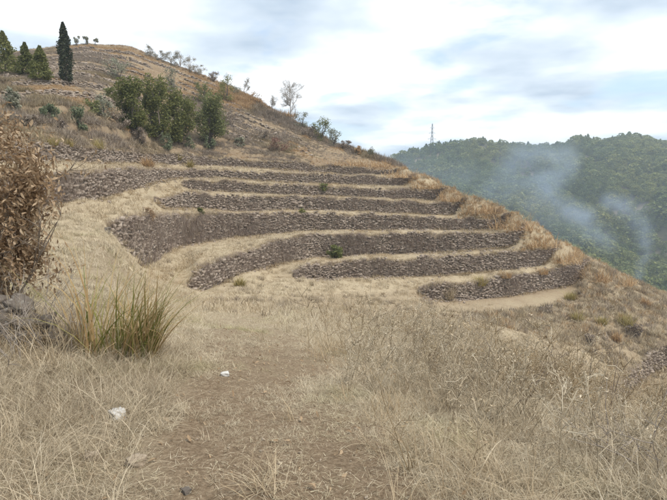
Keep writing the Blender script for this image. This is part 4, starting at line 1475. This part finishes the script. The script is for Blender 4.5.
rng = np.random.default_rng(9)
bb = place(4, 352)
bb = np.array([-3.95, 5.6, ground(-3.95, 5.6)[0][0]])
th = thing('dead_leaf_bush', 'large bush of curled brown dead leaves at the left edge', 'bush', bb)
out, tips = [], []
for i in range(16):
    a = rng.uniform(0, 2 * np.pi)
    d = np.array([0.26 * math.cos(a), 0.26 * math.sin(a), 1.0])
    branch(rng, np.array([0.15 * math.cos(a), 0.15 * math.sin(a), -0.05]), d, rng.uniform(1.25, 1.85), 0.016, 2, out, tips, 0.5, 6, (4, 5), 0.09, 0.14, (0.4, 0.62))
obj('stems', mesh_np('stems', *tubes(out, 4), M['twig']), th, kind='stuff')
tips = np.array([p for p in tips if p[2] > 0.35])
lm = [leaf_mesh(0.060, i) for i in range(6)]
lme = [mesh_np('leaf', v, f, M['dead_leaf']) for v, f in lm]
cl = []
while len(cl) < 125:
    g = rng.uniform(-1, 1, 3)
    if g @ g < 1 + 0.25 * math.sin(9 * g[0] + 7 * g[2]):
        cl.append(np.array([g[0] * 0.62 + 0.10, g[1] * 0.55, 1.36 + g[2] * 1.2]) + np.array([0.05 * math.sin(5 * g[2]), 0, 0]))
LP = [c_ + rng.normal(0, 1, (95, 3)) * rng.uniform(0.05, 0.12) * np.array([1, 1, 1.4]) for c_ in cl] + [tips[rng.integers(0, len(tips), 1500)] + rng.normal(0, 0.03, (1500, 3))]
LP = np.concatenate(LP)
LP = LP[LP[:, 2] > 0.2]
NL = len(LP)
toC = -np.array([bb[0], bb[1], bb[2]])
toC = toC / np.linalg.norm(toC)
front = np.argsort(-((LP @ toC) + rng.normal(0, 0.25, NL) + 0.5 * LP[:, 0]))
fset = set(front[:280].tolist())
Vs, Fs, n = [], [], 0
for i in range(NL):
    e = Matrix.Rotation(rng.uniform(0, 6.28), 3, 'Z') @ Matrix.Rotation(rng.normal(-0.4, 0.9), 3, 'X') @ Matrix.Rotation(rng.normal(0, 0.8), 3, 'Y')
    s = rng.uniform(0.6, 1.25)
    k = int(rng.integers(0, 6))
    if i in fset:
        o = bpy.data.objects.new('leaf', lme[k])
        COL.objects.link(o)
        o.parent = th
        o.matrix_local = Matrix.Translation(Vector(LP[i])) @ e.to_4x4() @ Matrix.Scale(s, 4)
    else:
        v, f = lm[k]
        Vs.append((v * s) @ np.array(e).T + LP[i])
        Fs.append(f + n)
        n += len(v)
obj('foliage', mesh_np('foliage', np.concatenate(Vs), np.concatenate(Fs), M['dead_leaf']), th, kind='stuff')


# rocks
def rock_mesh(sx, sy, sz, seed, mat, sub=2):
    import bmesh
    rng = np.random.default_rng(seed)
    bm = bmesh.new()
    bmesh.ops.create_cube(bm, size=1)
    bmesh.ops.subdivide_edges(bm, edges=bm.edges, cuts=6, use_grid_fill=True)
    ph = rng.uniform(0, 50, 3)
    for v in bm.verts:
        c_ = v.co.copy()
        r = c_.length
        c_ = c_ * (0.78 + 0.22 * (0.5 / max(abs(c_.x), abs(c_.y), abs(c_.z), 1e-5)) * 0.9 / (r / 0.5 + 0.4))
        q = np.array(c_) * 3 + ph
        dn = float(fbm(np.array([q[0] + q[2]]), np.array([q[1] - 0.6 * q[2]]), seed, 4)[0])
        c_ = c_ * (1 + 0.45 * dn)
        v.co = Vector((c_.x * sx, c_.y * sy, c_.z * sz))
    me = bpy.data.meshes.new('rock')
    bm.to_mesh(me)
    bm.free()
    me.polygons.foreach_set('use_smooth', np.ones(len(me.polygons), bool))
    me.materials.append(mat)
    return me


base = np.array([-2.98, 4.55, ground(-2.98, 4.55)[0][0] - 0.0])
th = thing('rock_pile', 'weathered grey rocks stacked under the brown-leaved bush', 'rocks', base)
rk = [(-0.28, 0.25, 0.10, 0.42, 0.3, 0.26, 0.2, 0.1), (0.05, 0.18, 0.09, 0.30, 0.26, 0.22, -0.2, 0.3), (-0.5, 0.15, 0.11, 0.34, 0.3, 0.28, 0.1, -0.2), (0.25, 0.3, 0.08, 0.24, 0.24, 0.2, 0.3, 0.2),
      (-0.15, 0.35, 0.30, 0.36, 0.26, 0.2, 0.5, 0.2), (-0.42, 0.32, 0.34, 0.4, 0.3, 0.24, -0.3, -0.1), (0.12, 0.4, 0.27, 0.26, 0.2, 0.2, 0.2, -0.3), (-0.24, 0.45, 0.48, 0.3, 0.22, 0.22, 0.4, 0.4),
      (-0.55, 0.45, 0.54, 0.34, 0.24, 0.2, 0.1, 0.1)]
for i, (x, y, z, a, b_, c_, rx, ry) in enumerate(rk):
    o = obj('rock', rock_mesh(a * 0.8, b_ * 0.8, c_ * 0.8, i + 5, M['rock']), th)
    o.location = (x * 0.8, y * 0.8, z * 0.72)
    o.rotation_euler = (rx, ry, random.uniform(-0.5, 0.5))
for i, (px, py, s, mt, lab) in enumerate([
    (118, 420, 0.125, 'white_stone', 'white jagged stone in the dry grass left of the path'),
    (225, 377, 0.085, 'white_stone', 'small flat white stone on the path'),
    (137, 469, 0.10, 'tan_stone', 'round tan stone at the lower left of the path'),
    (92, 461, 0.08, 'tan_stone', 'small tan stone half hidden in grass left of the round one'),
    (186, 493, 0.05, 'rock', 'small grey stone at the bottom edge of the picture'),
    (107, 233, 0.45, 'rock', 'dark stone at the top corner of the tall left wall end'),
]):
    b = place(px, py)
    o = thing('stone', lab, 'stone', b + np.array([0, 0, s * 0.18]), 'loose stones', random.uniform(0, 3), rock_mesh(s, s * 0.8, s * 0.62, 60 + i, M[mt]))

nn = 48
X = RNG.uniform(-3.35, -2.45, nn)
Y = RNG.uniform(4.05, 5.0, nn)
scatter('bank_grass', 'tall dry grass growing through the stacked rocks', straw_p, 7, np.stack([X, Y, ground(X, Y)[0] - 0.02 + 0.12 * (Y > 4.6)], -1), rnd_rot(nn, 0.2), RNG.uniform(0.6, 1.25, nn), RNG.uniform(0.2, 1, nn))
# leafless shrubs at the lower right and single stalks
def twig_shrub(px, D, h, label, seed, n, mat, lean=(0, 0), name='leafless_shrub', depth=2, r0=0.006):
    rng = np.random.default_rng(seed)
    X = (px - 333.5) / 470 * D
    b = np.array([X, D, ground(X, D)[0][0]])
    th = thing(name, label, 'shrub', b, 'leafless shrubs')
    for i in range(n):
        out, tips = [], []
        d = np.array([rng.normal(lean[0], 0.42), rng.normal(lean[1], 0.35), 1.0])
        branch(rng, np.array([rng.normal(0, 0.05), rng.normal(0, 0.05), -0.05]), d, h * rng.uniform(0.7, 1.1), r0, depth, out, tips, 0.55, 6, (2, 3), 0.03, 0.13, (0.4, 0.65))
        obj('stem', mesh_np('stem', *tubes(out, 4), mat), th)


twig_shrub(668, 3.0, 0.85, 'grey leafless twiggy shrub in the lower right corner', 5, 5, M['grey_twig'], (-0.5, 0.1))
twig_shrub(628, 3.3, 0.65, 'thin leafless shrub left of the lower right corner shrub', 6, 3, M['grey_twig'], (-0.3, 0))
twig_shrub(558, 6.2, 0.9, 'tall brown dead stalk rising over the right weeds', 7, 1, M['twig'], (0, 0), 'dead_stalk', 1)
twig_shrub(70, 4.6, 0.8, 'grey leafless shrub between the rocks and the sword grass', 8, 7, M['grey_twig'], (0.0, 0.1))
twig_shrub(505, 4.4, 0.8, 'brown leafless shrub among the weeds right of centre', 9, 4, M['twig'], (0.2, 0.1))

twig_shrub(22, 4.2, 0.62, 'grey leafless shrub growing in front of the stacked rocks', 10, 8, M['grey_twig'], (0.0, 0.0))
twig_shrub(48, 4.9, 0.75, 'dense grey leafless shrub at the right side of the stacked rocks', 12, 9, M['grey_twig'], (0.05, 0.0))
twig_shrub(420, 7.5, 0.85, 'brown leafless shrub at the left edge of the tall weeds', 13, 5, M['twig'], (0.1, 0.1))
twig_shrub(600, 5.2, 0.9, 'tall thin leafless shrub above the lower right weeds', 14, 4, M['twig'], (-0.2, 0.1))
lit_s = proto_set('straw_bits', [mesh_np('straw_bits', *blades(22, np.random.default_rng(800 + i), 0.18, 0.015, 0.075, 0.0024, (1.3, 1.6), 0.2, 2), M['short']) for i in range(6)])
X, Y = in_region(22000, 1.7, 11, -120, 780)
Z, R = ground(X, Y)
ok = RNG.uniform(0, 1, len(X)) < np.clip(0.5 + 1.3 * fbm(X / 0.5, Y / 0.5, 161, 3), 0.1, 1) * (1 - 0.6 * path_mask(X, Y))
scatter('straw_litter', 'broken straw lying flat over the path and ground', lit_s, 6, np.stack([X, Y, Z + 0.012], -1)[ok], rnd_rot(ok.sum(), 0.12), RNG.uniform(0.6, 1.3, ok.sum()), RNG.uniform(0, 0.25, ok.sum()))
litp = proto_set('fallen_leaf', [mesh_np('fallen_leaf', *leaf_mesh(0.05, 30 + i), M['dead_leaf']) for i in range(5)])
X, Y = in_region(1500, 1.8, 9, -100, 760)
Z, R = ground(X, Y)
scatter('leaf_litter', 'fallen brown leaves scattered over the path', litp, 5, np.stack([X, Y, Z + 0.015], -1), rnd_rot(len(X), 0.5), RNG.uniform(0.4, 1.1, len(X)), None, 'leaves')
pebm = [rock_mesh(0.03, 0.024, 0.018, 200 + i, M['tan_stone']) for i in range(4)]
X, Y = in_region(420, 1.8, 10, 60, 560)
Z, R = ground(X, Y)
ok = path_mask(X, Y) > RNG.uniform(0, 0.9, len(X))
scatter('gravel', 'small tan pebbles on the trodden path', proto_set('pebble', pebm), 4, np.stack([X, Y, Z + 0.004], -1)[ok], rnd_rot(ok.sum(), 0.4), RNG.uniform(0.3, 0.9, ok.sum()), None, 'gravel')
# rubble fallen at the feet of the walls
rubm = [rock_mesh(0.22, 0.18, 0.14, 220 + i, M['stone']) for i in range(5)]
P_ = []
for k, (base, top) in enumerate(FACES):
    n = len(base) * 2
    q = RNG.uniform(0, len(base) - 1, n)
    x, y = (np.interp(q, np.arange(len(base)), base[:, i]) for i in range(2))
    off = np.abs(RNG.normal(0.3, 0.5, n)) + 0.2
    ok = RNG.uniform(0, 1, n) < np.clip(0.25 + 1.4 * fbm(q / 14, k * 3.3 + 0 * q, 141, 3), 0.03, 1)
    x, y = x - x / y * off, y - off
    P_.append(np.stack([x, y, ground(x, y)[0] + 0.02], -1)[ok])
P_ = np.concatenate(P_)
scatter('wall_rubble', 'small fallen stones along the feet of the terrace walls', proto_set('rubble', rubm), 5, P_, rnd_rot(len(P_), 0.6), RNG.uniform(0.35, 1.3, len(P_)), None, 'rubble')
# ragged clumps breaking up the treads
X, Y = in_region(9000, 22, 78, -120, 640)
Z, R = ground(X, Y)
ok = (RT[R] == 1) & (RNG.uniform(0, 1, len(X)) < np.clip(0.1 + 1.3 * fbm(X / 2.2, Y / 2.2, 151, 3), 0.02, 0.9))
scatter('tread_brush', 'ragged dry clumps breaking up the terrace treads', brush_p, 6, np.stack([X, Y, Z - 0.05], -1)[ok], rnd_rot(ok.sum(), 0.15), RNG.uniform(0.25, 0.65, ok.sum()), RNG.uniform(0, 1, ok.sum()), 'brush')

# ------------------------------------------------------------------ smoke drifting up from the valley
SD = 200.0
lines = [
    ([(641, 285), (645, 250), (642, 225), (630, 208), (612, 203)], 3.2, 7.0, 1.2),
    ([(603, 240), (588, 222), (566, 208), (545, 190), (527, 178)], 8.0, 7.0, 1.3),
    ([(545, 190), (562, 170), (560, 158), (540, 152), (515, 158), (500, 185)], 8.5, 11.0, 0.8),
    ([(575, 232), (545, 218), (520, 195)], 8.0, 10.0, 0.5),
    ([(500, 200), (470, 180), (430, 172), (395, 168)], 11.0, 14.0, 0.25),
]
m, t, out = mat_new('smoke')
geo = N(t, 'ShaderNodeNewGeometry')
nz = N(t, 'ShaderNodeTexNoise', i_Scale=0.06, i_Detail=3.0, i_Roughness=0.55)
L(t, geo.outputs['Position'], nz.inputs['Vector'])


def VM(op, a, b=None, s=None):
    n = t.nodes.new('ShaderNodeVectorMath')
    n.operation = op
    for i, v in enumerate((a, b)):
        if v is None:
            continue
        if hasattr(v, 'is_output'):
            L(t, v, n.inputs[i])
        else:
            n.inputs[i].default_value = v
    if s is not None:
        if hasattr(s, 'is_output'):
            L(t, s, n.inputs['Scale'])
        else:
            n.inputs['Scale'].default_value = s
    return n


off = VM('SCALE', VM('SUBTRACT', nz.outputs['Color'], (0.5, 0.5, 0.5)).outputs[0], s=11.0).outputs[0]
pw = VM('ADD', geo.outputs['Position'], off).outputs[0]
tot = None
allp = []
for pts, r0, r1, st in lines:
    W3 = [unproj(px, py, SD + 6 * math.sin(i * 1.7)) for i, (px, py) in enumerate(pts)]
    allp += W3
    dmin = None
    for i in range(len(W3) - 1):
        a, b = W3[i], W3[i + 1]
        ab = b - a
        pa = VM('SUBTRACT', pw, tuple(a)).outputs[0]
        dt = VM('DOT_PRODUCT', pa, tuple(ab)).outputs['Value']
        u = MATH(t, 'DIVIDE', dt, float(ab @ ab), clamp=True)
        pr = VM('SCALE', tuple(ab), s=u).outputs[0]
        ds = VM('LENGTH', VM('SUBTRACT', pa, pr).outputs[0]).outputs['Value']
        rr = r0 + (r1 - r0) * (i + 0.5) / (len(W3) - 1)
        q = MATH(t, 'DIVIDE', ds, float(rr))
        dmin = q if dmin is None else MATH(t, 'MINIMUM', dmin, q)
    dn = MATH(t, 'SUBTRACT', 1.0, dmin, clamp=True)
    dn = MATH(t, 'MULTIPLY', MATH(t, 'POWER', dn, 1.6), st)
    tot = dn if tot is None else MATH(t, 'ADD', tot, dn)
nz2 = N(t, 'ShaderNodeTexNoise', i_Scale=0.16, i_Detail=4.0, i_Roughness=0.6)
L(t, geo.outputs['Position'], nz2.inputs['Vector'])
wis = RAMP(t, nz2.outputs[0], [(0.34, (0.22,) * 3), (0.62, (1, 1, 1))])
den = MATH(t, 'MULTIPLY', MATH(t, 'MULTIPLY', tot, wis), 0.062)
pv = N(t, 'ShaderNodeVolumePrincipled')
pv.inputs['Color'].default_value = (0.62, 0.76, 0.95, 1)
pv.inputs['Anisotropy'].default_value = 0.1
L(t, den, pv.inputs['Density'])
L(t, pv.outputs[0], out.inputs['Volume'])
SMOKE = m
ap = np.array(allp)
lo, hi = ap.min(0) - np.array([10, 10, 8]), ap.max(0) + np.array([14, 14, 12])


def boxmesh(name, lo, hi, mat):
    x0, y0, z0 = lo
    x1, y1, z1 = hi
    V = np.array([[x0, y0, z0], [x1, y0, z0], [x1, y1, z0], [x0, y1, z0], [x0, y0, z1], [x1, y0, z1], [x1, y1, z1], [x0, y1, z1]])
    return mesh_np(name, V, np.array([[0, 3, 2, 1], [4, 5, 6, 7], [0, 1, 5, 4], [1, 2, 6, 5], [2, 3, 7, 6], [3, 0, 4, 7]]), mat)


obj('smoke', boxmesh('smoke', lo, hi, m), kind='stuff', label='thin bluish smoke drifting up in front of the forested hill', category='smoke')
sc.cycles.volume_step_rate = 0.4
sc.cycles.volume_max_steps = 256

# ------------------------------------------------------------------ haze: even, thin air round everything
m, t, out = mat_new('haze')
pv = N(t, 'ShaderNodeVolumePrincipled')
pv.inputs['Color'].default_value = (0.72, 0.86, 1.0, 1)
pv.inputs['Density'].default_value = 0.00042
L(t, pv.outputs[0], out.inputs['Volume'])
obj('haze', boxmesh('haze', (-1510, -1510, -83.5), (1510, 1510, 75), m), kind='stuff', label='pale blue haze over the valley', category='haze')
